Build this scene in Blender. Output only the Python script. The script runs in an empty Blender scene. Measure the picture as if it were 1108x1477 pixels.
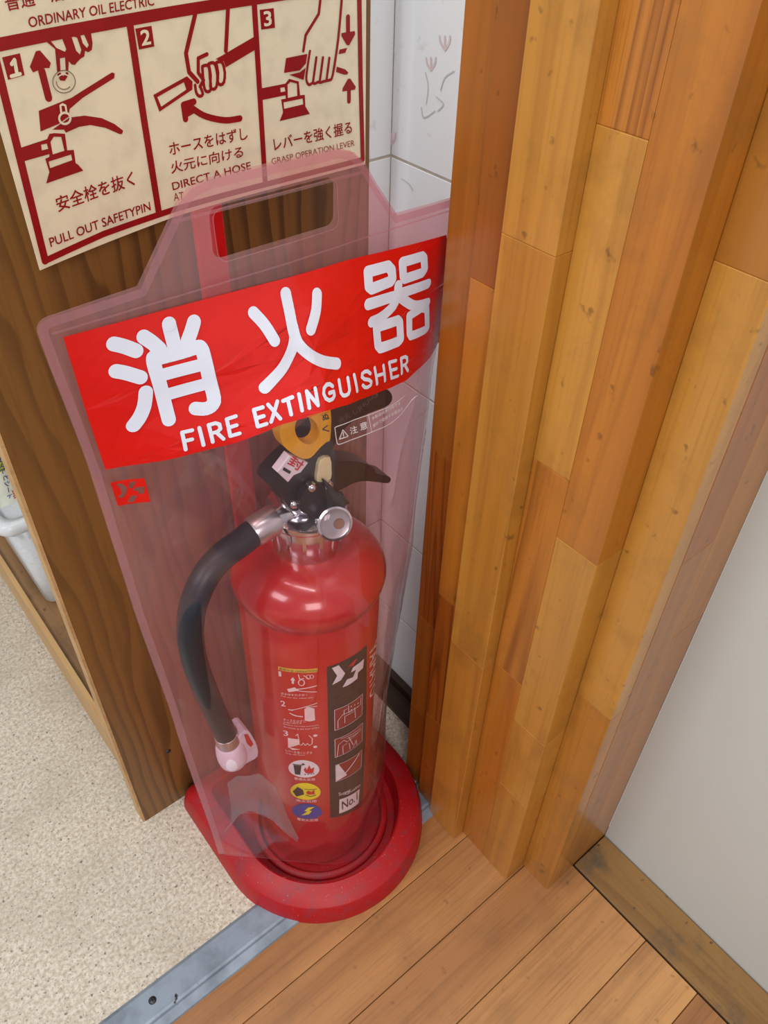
import bpy, bmesh, math, random
from mathutils import Vector, geometry, noise
random.seed(7)
sc = bpy.context.scene
COL = sc.collection
PI = math.pi

# ------------------------------------------------------------------ camera
F_PX, PITCH, ROLL, YAW = 1148.4, 0.737604, 0.029831, 0.867842
EYE = Vector((0, 0, 1.0))
_F = Vector((math.cos(YAW)*math.cos(PITCH), math.sin(YAW)*math.cos(PITCH), -math.sin(PITCH)))
_R0 = Vector((math.sin(YAW), -math.cos(YAW), 0)); _U0 = _R0.cross(_F)
_R = _R0*math.cos(ROLL) + _U0*math.sin(ROLL); _U = -_R0*math.sin(ROLL) + _U0*math.cos(ROLL)
cd = bpy.data.cameras.new('camera'); cam = bpy.data.objects.new('camera', cd); COL.objects.link(cam)
cd.sensor_fit = 'VERTICAL'; cd.sensor_height = 24; cd.lens = F_PX*24/1477; cd.clip_start = .01
from mathutils import Matrix
cam.matrix_world = Matrix(((_R.x,_U.x,-_F.x,EYE.x),(_R.y,_U.y,-_F.y,EYE.y),(_R.z,_U.z,-_F.z,EYE.z),(0,0,0,1)))
sc.camera = cam

# ------------------------------------------------------------------ light
w = bpy.data.worlds.new('world'); sc.world = w; w.use_nodes = True
w.node_tree.nodes['Background'].inputs[0].default_value = (.93, .96, 1.0, 1)
w.node_tree.nodes['Background'].inputs[1].default_value = .52
def area(name, loc, target, size, energy, color, size_y=None):
    l = bpy.data.lights.new(name, 'AREA'); l.energy = energy; l.color = color
    l.shape = 'RECTANGLE'; l.size = size; l.size_y = size_y or size
    o = bpy.data.objects.new(name, l); COL.objects.link(o); o.location = loc
    o.rotation_euler = (Vector(target)-Vector(loc)).to_track_quat('-Z', 'Y').to_euler(); return o
area('window_light', (-.75, -1.5, 1.75), (.25, .45, .5), .8, 22, (1, .97, .93))
area('ceiling_and_side_light', (-.1, .25, 2.5), (.2, .35, 0), 1.2, 11, (1, .98, .95), .12)
area('ceiling_and_side_light', (-1.25, .35, 1.9), (.45, .45, .6), .9, 16, (.95, .98, 1), .5)  # bluish daylight from the left, added to brighten the tile wall
sc.view_settings.view_transform = 'Standard'; sc.view_settings.look = 'None'
sc.view_settings.gamma = 1; sc.view_settings.use_curve_mapping = False
sc.view_settings.exposure = 0.0

# ------------------------------------------------------------------ helpers
def ray(x, y): return _F*F_PX + _R*(x-554) - _U*(y-738.5)
def onY(x, y, Y): d = ray(x, y); return EYE + d*(Y/d.y)
def onX(x, y, X): d = ray(x, y); return EYE + d*(X/d.x)
def onZ(x, y, Z=0.0): d = ray(x, y); return EYE + d*((Z-1)/d.z)

def lin(c):
    return tuple(((v/255)/12.92 if v/255 <= .04045 else ((v/255+.055)/1.055)**2.4) for v in c)+(1,)

def link(name, me, mat=None, parent=None, smooth=False):
    if mat and not me.materials: me.materials.append(mat)
    if smooth:
        for p in me.polygons: p.use_smooth = True
    o = bpy.data.objects.new(name, me); COL.objects.link(o)
    if parent:
        o.parent = parent
        if parent.type == 'EMPTY':   # meshes are written in world coordinates
            me.transform(Matrix.Translation(-parent.location))
        elif parent.parent: 
            me.transform(Matrix.Translation(-parent.parent.location))
    return o
def mesh(name, verts, faces, mat=None, parent=None, smooth=False):
    me = bpy.data.meshes.new(name); me.from_pydata([tuple(v) for v in verts], [], faces); me.update()
    return link(name, me, mat, parent, smooth)
def from_bm(name, bm, mat, parent=None, smooth=False):
    bmesh.ops.recalc_face_normals(bm, faces=bm.faces)
    me = bpy.data.meshes.new(name); bm.to_mesh(me); bm.free(); return link(name, me, mat, parent, smooth)
def thing(name, label, cat, loc=(0,0,0), group=None):
    o = bpy.data.objects.new(name, None); COL.objects.link(o); o.location = loc; o.empty_display_size = .02
    tag(o, label, cat, group); return o
def tag(o, label=None, cat=None, group=None, kind=None):
    if label: o['label'] = label
    if cat: o['category'] = cat
    if group: o['group'] = group
    if kind: o['kind'] = kind
    return o
def add_box(bm, x0, x1, y0, y1, z0, z1, bev=0, seg=1):
    r = bmesh.ops.create_cube(bm, size=1)
    vs = r['verts']
    for v in vs: v.co = Vector(((x0+x1)/2+v.co.x*(x1-x0), (y0+y1)/2+v.co.y*(y1-y0), (z0+z1)/2+v.co.z*(z1-z0)))
    if bev:
        es = list({e for v in vs for e in v.link_edges})
        bmesh.ops.bevel(bm, geom=es, offset=bev, segments=seg, affect='EDGES', profile=.5)
def box(name, x0, x1, y0, y1, z0, z1, mat, parent=None, bev=0, seg=1):
    bm = bmesh.new(); add_box(bm, x0, x1, y0, y1, z0, z1, bev, seg); return from_bm(name, bm, mat, parent)
def lathe(name, prof, c, mat, parent=None, seg=64, axis=None, smooth=True, closed=False):
    """prof: list of (r, h); c: origin; axis: direction"""
    ax = Vector(axis or (0,0,1)).normalized(); q = Vector((0,0,1)).rotation_difference(ax)
    vs, fs = [], []
    n = len(prof)
    for i in range(seg):
        a = 2*PI*i/seg
        for r, h in prof: vs.append(Vector(c)+q@Vector((r*math.cos(a), r*math.sin(a), h)))
    for i in range(seg):
        j = (i+1) % seg
        for k in range(n-1 if not closed else n):
            l = (k+1) % n
            fs.append((i*n+k, j*n+k, j*n+l, i*n+l))
    o = mesh(name, vs, fs, mat, None, smooth)
    bm = bmesh.new(); bm.from_mesh(o.data); bmesh.ops.remove_doubles(bm, verts=bm.verts, dist=1e-6)
    bmesh.ops.recalc_face_normals(bm, faces=bm.faces); bm.to_mesh(o.data); bm.free()
    if smooth:
        o.data.set_sharp_from_angle(angle=math.radians(40)) if hasattr(o.data,'set_sharp_from_angle') else None
    if parent:
        o.parent = parent
        base = parent if parent.type == 'EMPTY' else parent.parent
        if base: o.data.transform(Matrix.Translation(-base.location))
    return o
def catmull(pts, n=8):
    out = []; P = [pts[0]]+list(pts)+[pts[-1]]
    for i in range(1, len(P)-2):
        a, b, c, d = P[i-1], P[i], P[i+1], P[i+2]
        for k in range(n):
            t = k/n
            out.append(((b*2)+(c-a)*t+(a*2-b*5+c*4-d)*t*t+(-a+b*3-c*3+d)*t**3)*.5)
    out.append(P[-2]); return out
def tube(name, pts, rad, mat, parent=None, seg=20, rfun=None, cap=True):
    vs, fs = [], []
    n = len(pts); up = Vector((0,1,0))
    for i, p in enumerate(pts):
        t = (pts[min(i+1,n-1)]-pts[max(i-1,0)]).normalized()
        s = t.cross(up); s = s.normalized() if s.length > 1e-5 else Vector((1,0,0)); u = s.cross(t).normalized()
        r = rfun(i/(n-1)) if rfun else rad
        for k in range(seg):
            a = 2*PI*k/seg; vs.append(p+(s*math.cos(a)+u*math.sin(a))*r)
    for i in range(n-1):
        for k in range(seg):
            l = (k+1) % seg; fs.append((i*seg+k, i*seg+l, (i+1)*seg+l, (i+1)*seg+k))
    if cap: fs.append(tuple(range(seg))[::-1]); fs.append(tuple((n-1)*seg+k for k in range(seg)))
    o = mesh(name, vs, fs, mat, parent, True); return o
def prism(name, pts, y0, y1, mat, parent=None, bev=.0008, holes=()):
    """extrude a polygon of (x,z) points from y0 (front) to y1 (back)"""
    bm = bmesh.new(); loops = [pts]+list(holes); flat = [p for l in loops for p in l]
    tris = geometry.tessellate_polygon([[Vector((p[0], p[1], 0)) for p in l] for l in loops])
    A = [bm.verts.new((p[0], y0, p[1])) for p in flat]; B = [bm.verts.new((p[0], y1, p[1])) for p in flat]
    for t in tris:
        try: bm.faces.new([A[i] for i in t]); bm.faces.new([B[i] for i in reversed(t)])
        except ValueError: pass
    off = 0
    for l in loops:
        n = len(l)
        for i in range(n):
            a, b = off+i, off+(i+1) % n; bm.faces.new((A[a], A[b], B[b], B[a]))
        off += n
    bmesh.ops.recalc_face_normals(bm, faces=bm.faces)
    if bev:
        es = [e for e in bm.edges if len(e.link_faces) == 2 and abs(e.verts[0].co.y-e.verts[1].co.y) < 1e-7 and e.calc_face_angle(0) > .8]
        bmesh.ops.bevel(bm, geom=es, offset=bev, segments=2, affect='EDGES', profile=.5, clamp_overlap=True)
    return from_bm(name, bm, mat, parent)
def pxz(px, Y): return [(lambda v: (v.x, v.z))(onY(x, y, Y)) for x, y in px]
def smooth_poly(pts, n=4):
    P = [Vector(p) for p in pts]; m = len(P); out = []
    for i in range(m):
        a, b, c, d = P[i-1], P[i], P[(i+1) % m], P[(i+2) % m]
        for k in range(n):
            t = k/n; out.append(tuple(((b*2)+(c-a)*t+(a*2-b*5+c*4-d)*t*t+(-a+b*3-c*3+d)*t**3)*.5))
    return out

# ---- flat print on any surface: triangles in a (a,b) chart mapped to 3-D
class Print:
    def __init__(s, inv, fwd, off, maxe=None): s.inv, s.fwd, s.off, s.maxe, s.T, s.lift = inv, fwd, off, maxe, [], 0
    def P(s, px): return Vector(s.inv(*px))
    def tri(s, a, b, c, d=0):
        if s.maxe and d < 7:
            L = [((b-a).length, 0), ((c-b).length, 1), ((a-c).length, 2)]; m, i = max(L)
            if m > s.maxe:
                if i == 1: a, b, c = b, c, a
                elif i == 2: a, b, c = c, a, b
                q = (a+b)/2; s.tri(a, q, c, d+1); s.tri(q, b, c, d+1); return
        s.T.append((a, b, c, s.lift))
    def poly_ab(s, pts, holes=()):
        loops = [[Vector((p[0], p[1], 0)) for p in l] for l in [pts]+list(holes)]
        flat = [Vector((v.x, v.y)) for l in loops for v in l]; s.lift += 1
        for t in geometry.tessellate_polygon(loops): s.tri(*[flat[i] for i in t])
    def poly(s, px, holes=()): s.poly_ab([s.P(p) for p in px], [[s.P(p) for p in h] for h in holes])
    def disc_ab(s, c, r, r2=None, n=20, hole=0):
        pts = [c+Vector((r*math.cos(2*PI*k/n), (r2 or r)*math.sin(2*PI*k/n))) for k in range(n)]
        s.poly_ab(pts, [[c+(p-c)*hole for p in pts]] if hole else ())
    def stroke_ab(s, pts, w, closed=False):
        pts = list(pts)
        if closed: pts.append(pts[0])
        for p in pts: s.disc_ab(p, w/2, n=16)
        for a, b in zip(pts, pts[1:]):
            d = b-a
            if d.length < 1e-7: continue
            d.normalize(); n = Vector((-d.y, d.x))*w/2; s.lift += 1
            s.tri(a+n, b+n, b-n); s.tri(a+n, b-n, a-n)
    def stroke(s, px, w, closed=False, curve=0):
        pts = [s.P(p) for p in px]
        if curve: pts = catmull(pts, curve)
        s.stroke_ab(pts, w, closed)
    def text(s, body, bl, br, tl, bold=0.0, tight=True):
        A, B, C = s.P(bl), s.P(br), s.P(tl); s.text_ab(body, A, B, C, bold)
    def text_ab(s, body, A, B, C, bold=0.0):
        cu = bpy.data.curves.new('txt', 'FONT'); cu.body = body; cu.resolution_u = 3
        o = bpy.data.objects.new('txt', cu); COL.objects.link(o)
        dg = bpy.context.evaluated_depsgraph_get(); me = bpy.data.meshes.new_from_object(o.evaluated_get(dg))
        xs = [v.co.x for v in me.vertices]; ys = [v.co.y for v in me.vertices]
        x0, x1, y0, y1 = min(xs), max(xs), min(ys), max(ys)
        def m(v): return A+(B-A)*((v.x-x0)/(x1-x0))+(C-A)*((v.y-y0)/(y1-y0))
        me.calc_loop_triangles()
        uh = (C-A)*bold; uw = (B-A).normalized()*uh.length
        for sh_ in ((Vector((0, 0)),) if not bold else (uw+uh, uw-uh, -uw+uh, -uw-uh)):
            s.lift += 1
            for t in me.loop_triangles: s.tri(*[m(me.vertices[i].co)+sh_ for i in t.vertices])
        bpy.data.objects.remove(o); bpy.data.curves.remove(cu); bpy.data.meshes.remove(me)
    def build(s, name, mat, parent):
        vs, fs, idx = [], [], {}
        for t in s.T:
            f = []
            for p in t[:3]:
                k = (round(p.x, 6), round(p.y, 6), t[3])
                if k not in idx: idx[k] = len(vs); vs.append(s.fwd(p.x, p.y, s.off+(t[3] % 60)*4e-6))
                f.append(idx[k])
            if len(set(f)) == 3: fs.append(f)
        return mesh(name, vs, fs, mat, parent)

# ------------------------------------------------------------------ materials
def newmat(name):
    m = bpy.data.materials.new(name); m.use_nodes = True; nt = m.node_tree
    return m, nt, nt.nodes['Principled BSDF'], nt.nodes['Material Output']
def N(nt, typ, **kw):
    n = nt.nodes.new(typ)
    for k, v in kw.items(): setattr(n, k, v)
    return n
def setin(n, **kw):
    for k, v in kw.items(): n.inputs[k.replace('_', ' ')].default_value = v
    return n
def ramp(nt, fac, stops, interp='LINEAR'):
    r = N(nt, 'ShaderNodeValToRGB'); r.color_ramp.interpolation = interp
    e = r.color_ramp.elements
    while len(e) < len(stops): e.new(.5)
    for i, (p, c) in enumerate(stops): e[i].position = p; e[i].color = c if len(c) == 4 else tuple(c)+(1,)
    nt.links.new(fac, r.inputs[0]); return r.outputs[0]
def mix(nt, a, b, fac, mode='MIX'):
    n = N(nt, 'ShaderNodeMix', data_type='RGBA', blend_type=mode)
    for sock, v in ((n.inputs['Factor'], fac), (n.inputs['A'], a), (n.inputs['B'], b)):
        if isinstance(v, (int, float)) or isinstance(v, tuple): sock.default_value = v
        else: nt.links.new(v, sock)
    return n.outputs['Result']
def math_(nt, op, a, b=0.0):
    n = N(nt, 'ShaderNodeMath', operation=op)
    for i, v in enumerate((a, b)):
        if isinstance(v, (int, float)): n.inputs[i].default_value = v
        else: nt.links.new(v, n.inputs[i])
    return n.outputs[0]
def coords(nt, scale, rand=False, rot=(0,0,0)):
    tc = N(nt, 'ShaderNodeTexCoord'); mp = N(nt, 'ShaderNodeMapping'); mp.inputs['Scale'].default_value = scale
    mp.inputs['Rotation'].default_value = rot
    nt.links.new(tc.outputs['Object'], mp.inputs[0])
    if rand:
        oi = N(nt, 'ShaderNodeObjectInfo'); ad = N(nt, 'ShaderNodeVectorMath', operation='ADD')
        cb = N(nt, 'ShaderNodeCombineXYZ')
        for i, k in enumerate((37., 53., 11.)): nt.links.new(math_(nt, 'MULTIPLY', oi.outputs['Random'], k), cb.inputs[i])
        nt.links.new(mp.outputs[0], ad.inputs[0]); nt.links.new(cb.outputs[0], ad.inputs[1]); return ad.outputs[0]
    return mp.outputs[0]
def noise_t(nt, vec, scale, detail=4, rough=.5, dist=0):
    n = N(nt, 'ShaderNodeTexNoise'); nt.links.new(vec, n.inputs['Vector'])
    setin(n, Scale=scale, Detail=detail, Roughness=rough, Distortion=dist); return n.outputs['Fac']
def bump(nt, b, h, strength=.2, dist=.001):
    n = N(nt, 'ShaderNodeBump'); setin(n, Strength=strength, Distance=dist); nt.links.new(h, n.inputs['Height']); nt.links.new(n.outputs[0], b.inputs['Normal'])
def plain(name, rgb, rough=.5, metal=0, coat=0, bumps=0, trans=0, spec=.5, var=0.06):
    m, nt, b, o = newmat(name); c = lin(rgb)
    v = coords(nt, (1,1,1)); n = noise_t(nt, v, 60, 4)
    d = tuple(x*(1-var*2) for x in c[:3])+(1,)
    nt.links.new(mix(nt, c, d, ramp(nt, n, [(.45, (0,0,0)), (.7, (1,1,1))])), b.inputs['Base Color'])
    setin(b, Roughness=rough, Metallic=metal); b.inputs['Coat Weight'].default_value = coat
    b.inputs['Specular IOR Level'].default_value = spec
    b.inputs['Transmission Weight'].default_value = trans
    if bumps: bump(nt, b, noise_t(nt, v, 400, 3), bumps, .0005)
    return m
def wood(name, light, mid, dark, stretch, K=9, gscale=9, line=.5, rough=.35, coat=.3, rand=True, hue=None, dirt=None, dirt_amt=.3, fine=.35):
    """contour-line grain of a noise stretched along the board"""
    m, nt, b, o = newmat(name)
    v = coords(nt, stretch, rand)
    n1 = noise_t(nt, v, gscale, 2, .45, .4)
    g = math_(nt, 'FRACT', math_(nt, 'MULTIPLY', n1, float(K)))
    lines = ramp(nt, g, [(0, (0,0,0)), (.45, (0,0,0)), (.86, (1,1,1)), (1, (0,0,0))])
    v2 = coords(nt, tuple(s*(1 if s >= .5 else .55) for s in stretch), rand)
    fi = noise_t(nt, v2, gscale*22, 5, .6)
    big = noise_t(nt, v2, gscale*.9, 3, .5)
    base = mix(nt, lin(light), lin(mid), ramp(nt, big, [(.35, (0,0,0)), (.65, (1,1,1))]))
    c = mix(nt, base, lin(dark), math_(nt, 'MULTIPLY', lines, line))
    c = mix(nt, c, lin(dark), math_(nt, 'MULTIPLY', ramp(nt, fi, [(.5, (0,0,0)), (.75, (1,1,1))]), fine))
    if rand:
        oi = N(nt, 'ShaderNodeObjectInfo')
        wn = N(nt, 'ShaderNodeTexWhiteNoise', noise_dimensions='1D'); nt.links.new(oi.outputs['Random'], wn.inputs['W'])
        tint = oi.outputs['Color'] if hue == 'color' else ramp(nt, wn.outputs['Value'], hue or [(0, lin((205,195,180))), (.5, lin((235,230,225))), (1, lin((255,250,240)))])
        c = mix(nt, c, tint, 1.0, 'MULTIPLY')
    if dirt:
        vd = coords(nt, (1,1,1)); dn = noise_t(nt, vd, 14, 8, .65)
        c = mix(nt, c, lin(dirt), math_(nt, 'MULTIPLY', ramp(nt, dn, [(.5, (0,0,0)), (.72, (1,1,1))]), dirt_amt))
        sp = noise_t(nt, vd, 75, 3, .5)
        c = mix(nt, c, lin(tuple(x*.45 for x in dirt)), math_(nt, 'MULTIPLY', ramp(nt, sp, [(.67, (0,0,0)), (.74, (1,1,1))]), dirt_amt))
    nt.links.new(c, b.inputs['Base Color']); setin(b, Roughness=rough)
    b.inputs['Coat Weight'].default_value = coat; b.inputs['Coat Roughness'].default_value = .22
    bump(nt, b, fi, .06, .0006)
    return m

M = {}
M['jamb'] = wood('jamb_wood', (196,141,62), (178,121,44), (120,70,18), (1, 1, .045), K=6, gscale=17, line=.22, rough=.34, coat=.35, hue='color', dirt=(122,84,40), dirt_amt=.5, fine=.28)
M['jamb_dark'] = wood('jamb_wood_streaky', (196,134,56), (176,112,40), (112,60,16), (1, 1, .045), K=13, gscale=20, line=.62, rough=.34, coat=.35, hue='color', dirt=(128,88,42), dirt_amt=.25, fine=.4)
def mk_panel():
    m, nt, b, o = newmat('panel_wood')
    v = coords(nt, (1, 1, .16)); n1 = noise_t(nt, v, 9, 3, .5, .2); n0 = noise_t(nt, coords(nt, (1, 1, .35)), 22, 2, .5)
    sx = N(nt, 'ShaderNodeSeparateXYZ'); nt.links.new(coords(nt, (1,1,1)), sx.inputs[0])
    g = math_(nt, 'ADD', math_(nt, 'MULTIPLY', sx.outputs[0], 62.0), math_(nt, 'ADD', math_(nt, 'MULTIPLY', n1, 9.0), math_(nt, 'MULTIPLY', n0, .8)))
    ln = ramp(nt, math_(nt, 'FRACT', g), [(.0, (.1,.1,.1)), (.45, (.12,.12,.12)), (.78, (1,1,1)), (.95, (1,1,1)), (1, (.1,.1,.1))])
    msk = ramp(nt, noise_t(nt, coords(nt, (1, 1, .12)), 5, 2, .5), [(.34, (.35,.35,.35)), (.5, (1,1,1))])
    base = mix(nt, lin((140,97,44)), lin((120,80,34)), noise_t(nt, coords(nt, (1, 1, .2)), 6, 3, .5))
    c = mix(nt, base, lin((62,36,12)), math_(nt, 'MULTIPLY', math_(nt, 'MULTIPLY', ln, msk), .72))
    fi = noise_t(nt, coords(nt, (1, 1, .04)), 260, 4, .6)
    c = mix(nt, c, lin((80,50,20)), math_(nt, 'MULTIPLY', ramp(nt, fi, [(.5, (0,0,0)), (.75, (1,1,1))]), .35))
    nt.links.new(c, b.inputs['Base Color']); setin(b, Roughness=.42); b.inputs['Coat Weight'].default_value = .12; bump(nt, b, fi, .06, .0005); return m
M['panel'] = mk_panel()
M['pale_wood'] = wood('pale_wood', (205,165,112), (188,148,96), (150,105,60), (1, .08, 1), K=6, gscale=20, line=.3, rough=.5, coat=0, rand=False)
M['shelf'] = wood('shelf_wood', (150,112,70), (130,92,54), (92,60,32), (1, .1, 1), K=7, gscale=12, line=.4, rough=.5, coat=.1, rand=False, dirt=(70,58,42), dirt_amt=.6)
M['plank'] = wood('plank_wood', (204,152,96), (182,130,80), (124,82,46), (.05, 1, 1), K=5, gscale=18, line=.25, rough=.38, coat=.25,
                  hue=[(0, lin((215,195,180))), (.5, lin((238,228,218))), (1, lin((255,250,242)))], dirt=(100,68,46), dirt_amt=.35, fine=.5)
M['border'] = wood('border_wood', (150,112,62), (136,96,50), (82,54,28), (1, .1, 1), K=5, gscale=16, line=.3, rough=.5, coat=0, rand=False, dirt=(72,68,60), dirt_amt=.95)
M['dark_gap'] = plain('dark_gap', (34,28,24), .9)
M['baseboard_floor'] = plain('baseboard_floor_brown', (58,38,26), .5)

def mk_lino():
    m, nt, b, o = newmat('speckled_floor'); v = coords(nt, (1,1,1))
    a = noise_t(nt, v, 210, 5, .65); c = mix(nt, lin((224,214,197)), lin((188,174,154)), ramp(nt, a, [(.40, (0,0,0)), (.62, (1,1,1))]))
    f = noise_t(nt, v, 330, 3, .6); c = mix(nt, c, lin((140,122,100)), math_(nt, 'MULTIPLY', ramp(nt, f, [(.56, (0,0,0)), (.68, (1,1,1))]), .6))
    f2 = noise_t(nt, v, 230, 2, .5); c = mix(nt, c, lin((90,78,68)), math_(nt, 'MULTIPLY', ramp(nt, f2, [(.63, (0,0,0)), (.70, (1,1,1))]), .8))
    d = noise_t(nt, v, 7, 5, .6); c = mix(nt, c, lin((168,156,136)), math_(nt, 'MULTIPLY', ramp(nt, d, [(.45, (0,0,0)), (.75, (1,1,1))]), .6))
    nt.links.new(c, b.inputs['Base Color']); setin(b, Roughness=.45); bump(nt, b, a, .05, .0004); return m
M['lino'] = mk_lino()
def mk_wall():
    m, nt, b, o = newmat('white_panel'); v = coords(nt, (1,1,1))
    a = noise_t(nt, v, 3, 3); c = mix(nt, lin((206,208,204)), lin((194,195,190)), a)
    s = noise_t(nt, v, 90, 2, .4); c = mix(nt, c, lin((90,86,80)), ramp(nt, s, [(.80, (0,0,0)), (.83, (1,1,1))]))
    nt.links.new(c, b.inputs['Base Color']); setin(b, Roughness=.38); return m
M['wall'] = mk_wall()
def mk_tile():
    m, nt, b, o = newmat('white_tile'); v = coords(nt, (1,1,1), True)
    a = noise_t(nt, v, 60, 5, .6); c = mix(nt, lin((238,241,244)), lin((206,206,202)), math_(nt, 'MULTIPLY', ramp(nt, a, [(.62, (0,0,0)), (.75, (1,1,1))]), .6))
    nt.links.new(c, b.inputs['Base Color']); setin(b, Roughness=.22); return m
M['tile'] = mk_tile()
M['grout'] = plain('grout', (186,178,166), .8)
M['flower'] = plain('flower_print_pink', (226,206,208), .3)
M['stem'] = plain('flower_print_green', (200,206,198), .3)
def mk_metal_strip():
    m, nt, b, o = newmat('worn_grey_strip'); v = coords(nt, (1,1,1))
    a = noise_t(nt, v, 22, 6, .6); c = mix(nt, lin((146,158,172)), lin((104,114,124)), ramp(nt, a, [(.45, (0,0,0)), (.75, (1,1,1))]))
    s = noise_t(nt, v, 70, 3, .5); c = mix(nt, c, lin((44,44,44)), ramp(nt, s, [(.70, (0,0,0)), (.74, (1,1,1))]))
    nt.links.new(c, b.inputs['Base Color']); setin(b, Roughness=.42, Metallic=.25); return m
M['strip'] = mk_metal_strip()
M['screw'] = plain('screw_steel', (70,74,78), .4, .8)
def mk_red(name, rgb, dust, amt, rough, coat):
    m, nt, b, o = newmat(name); v = coords(nt, (1,1,1))
    a = noise_t(nt, v, 45, 6, .7); s = noise_t(nt, v, 420, 2, .5)
    c = mix(nt, lin(rgb), lin(dust), math_(nt, 'MULTIPLY', ramp(nt, a, [(.5, (0,0,0)), (.8, (1,1,1))]), amt))
    c = mix(nt, c, lin((215,120,120)), math_(nt, 'MULTIPLY', ramp(nt, s, [(.68, (0,0,0)), (.75, (1,1,1))]), amt*.7))
    nt.links.new(c, b.inputs['Base Color']); setin(b, Roughness=rough); b.inputs['Coat Weight'].default_value = coat; b.inputs['Coat Roughness'].default_value = .08
    return m
M['stand'] = mk_red('stand_red', (172,8,20), (108,56,70), .85, .5, .0)
M['body'] = mk_red('extinguisher_red', (182,7,7), (165,18,16), .2, .25, .6)
M['pole'] = plain('pole_red', (205,10,16), .4)
M['black'] = plain('black_paint', (26,27,30), .38)
M['rubber'] = plain('hose_rubber', (30,32,42), .42, bumps=.1)
M['chrome'] = plain('chrome', (215,215,218), .12, 1.0, var=.02)
M['steel'] = plain('crimped_steel', (205,200,200), .28, .9)
M['yellow'] = plain('yellow_plastic', (238,178,22), .4)
M['cream'] = plain('cream_plastic', (226,220,168), .45)
M['white_pl'] = plain('white_plastic', (232,226,232), .4)
M['nozzle'] = plain('nozzle_plastic', (228,208,222), .4)
M['glass'] = plain('gauge_glass', (240,240,240), .05, trans=.95)
M['ink_black'] = plain('ink_black', (30,30,34), .4)
M['label_black'] = plain('label_black', (38,32,34), .35)
M['ink_white'] = plain('ink_white', (232,228,232), .45)
M['ink_pink'] = plain('ink_white_on_red', (240,215,212), .45)
M['ink_yellow'] = plain('ink_yellow', (235,225,20), .45)
M['ink_gold'] = plain('ink_gold', (232,190,60), .45)
M['ink_blue'] = plain('ink_blue', (46,62,160), .45)
M['ink_red'] = plain('ink_red', (196,20,26), .45)
M['ink_grey'] = plain('ink_grey', (120,96,84), .4)
M['pic_red'] = plain('picture_red', (140,30,32), .4)
M['sign_red'] = plain('sign_red', (150,6,14), .4)
M['sign'] = plain('sign_cream', (238,225,193), .35, coat=.2)
M['banner'] = plain('banner_red', (220,16,6), .35, coat=.2, var=.02)
M['banner_white'] = plain('banner_white', (226,230,245), .4, var=.02)
M['navy'] = plain('ink_navy', (52,66,130), .5)
M['lime'] = plain('ink_lime', (206,214,40), .5)
M['packet'] = plain('packet_film', (226,228,210), .3)
M['bin'] = None
def mk_sheet(name, tint, dif, fac, gl=.09, rough=.09):
    m, nt, b, o = newmat(name); nt.nodes.remove(b)
    t = N(nt, 'ShaderNodeBsdfTransparent'); t.inputs[0].default_value = tint
    d = N(nt, 'ShaderNodeBsdfDiffuse'); tr = N(nt, 'ShaderNodeBsdfTranslucent')
    v = coords(nt, (1,1,1)); s = noise_t(nt, v, 200, 4, .6); sp = noise_t(nt, v, 95, 2, .5)
    dc = mix(nt, dif, (.95, .85, .85, 1), ramp(nt, sp, [(.765, (0,0,0)), (.79, (1,1,1))]))
    nt.links.new(dc, d.inputs[0]); nt.links.new(dc, tr.inputs[0])
    m1 = N(nt, 'ShaderNodeMixShader'); m1.inputs[0].default_value = .3
    nt.links.new(d.outputs[0], m1.inputs[1]); nt.links.new(tr.outputs[0], m1.inputs[2])
    m2 = N(nt, 'ShaderNodeMixShader')
    nt.links.new(math_(nt, 'ADD', math_(nt, 'MULTIPLY', s, fac*.4), fac*.8), m2.inputs[0])
    nt.links.new(t.outputs[0], m2.inputs[1]); nt.links.new(m1.outputs[0], m2.inputs[2])
    g = N(nt, 'ShaderNodeBsdfGlossy'); g.inputs['Roughness'].default_value = rough
    lw = N(nt, 'ShaderNodeLayerWeight'); lw.inputs[0].default_value = .5
    m3 = N(nt, 'ShaderNodeMixShader'); nt.links.new(math_(nt, 'ADD', math_(nt, 'MULTIPLY', math_(nt, 'POWER', lw.outputs['Facing'], 4.0), .7), .05), m3.inputs[0])
    nt.links.new(m2.outputs[0], m3.inputs[1]); nt.links.new(g.outputs[0], m3.inputs[2]); nt.links.new(m3.outputs[0], o.inputs[0])
    return m
M['sheet'] = mk_sheet('pink_clear_vinyl', (.98, .88, .91, 1), (.96, .66, .70, 1), .035)
M['sheet_back'] = mk_sheet('pink_hazy_vinyl', (.95, .68, .71, 1), (.98, .62, .62, 1), .24)
M['flap'] = mk_sheet('flap_vinyl', (.72, .64, .68, 1), (.75, .62, .66, 1), .22, rough=.2)
M['seam'] = mk_sheet('welded_vinyl', (.94, .72, .78, 1), (.95, .62, .67, 1), .17, rough=.3)
M['bin'] = mk_sheet('milky_plastic', (.85, .9, .95, 1), (.96, .98, 1, 1), .8, rough=.3)

# ------------------------------------------------------------------ setting
FL = thing_floor = None
def structure(name, o): return tag(o, kind='structure')
# pale speckled floor, left of the threshold
floor = box('floor', -1.2, .50, .384, 2.2, -.03, 0, M['lino']); tag(floor, kind='structure')
sub = box('floor', -1.6, .56, -1.6, .384, -.03, -.0035, M['dark_gap']); tag(sub, kind='structure')
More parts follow.
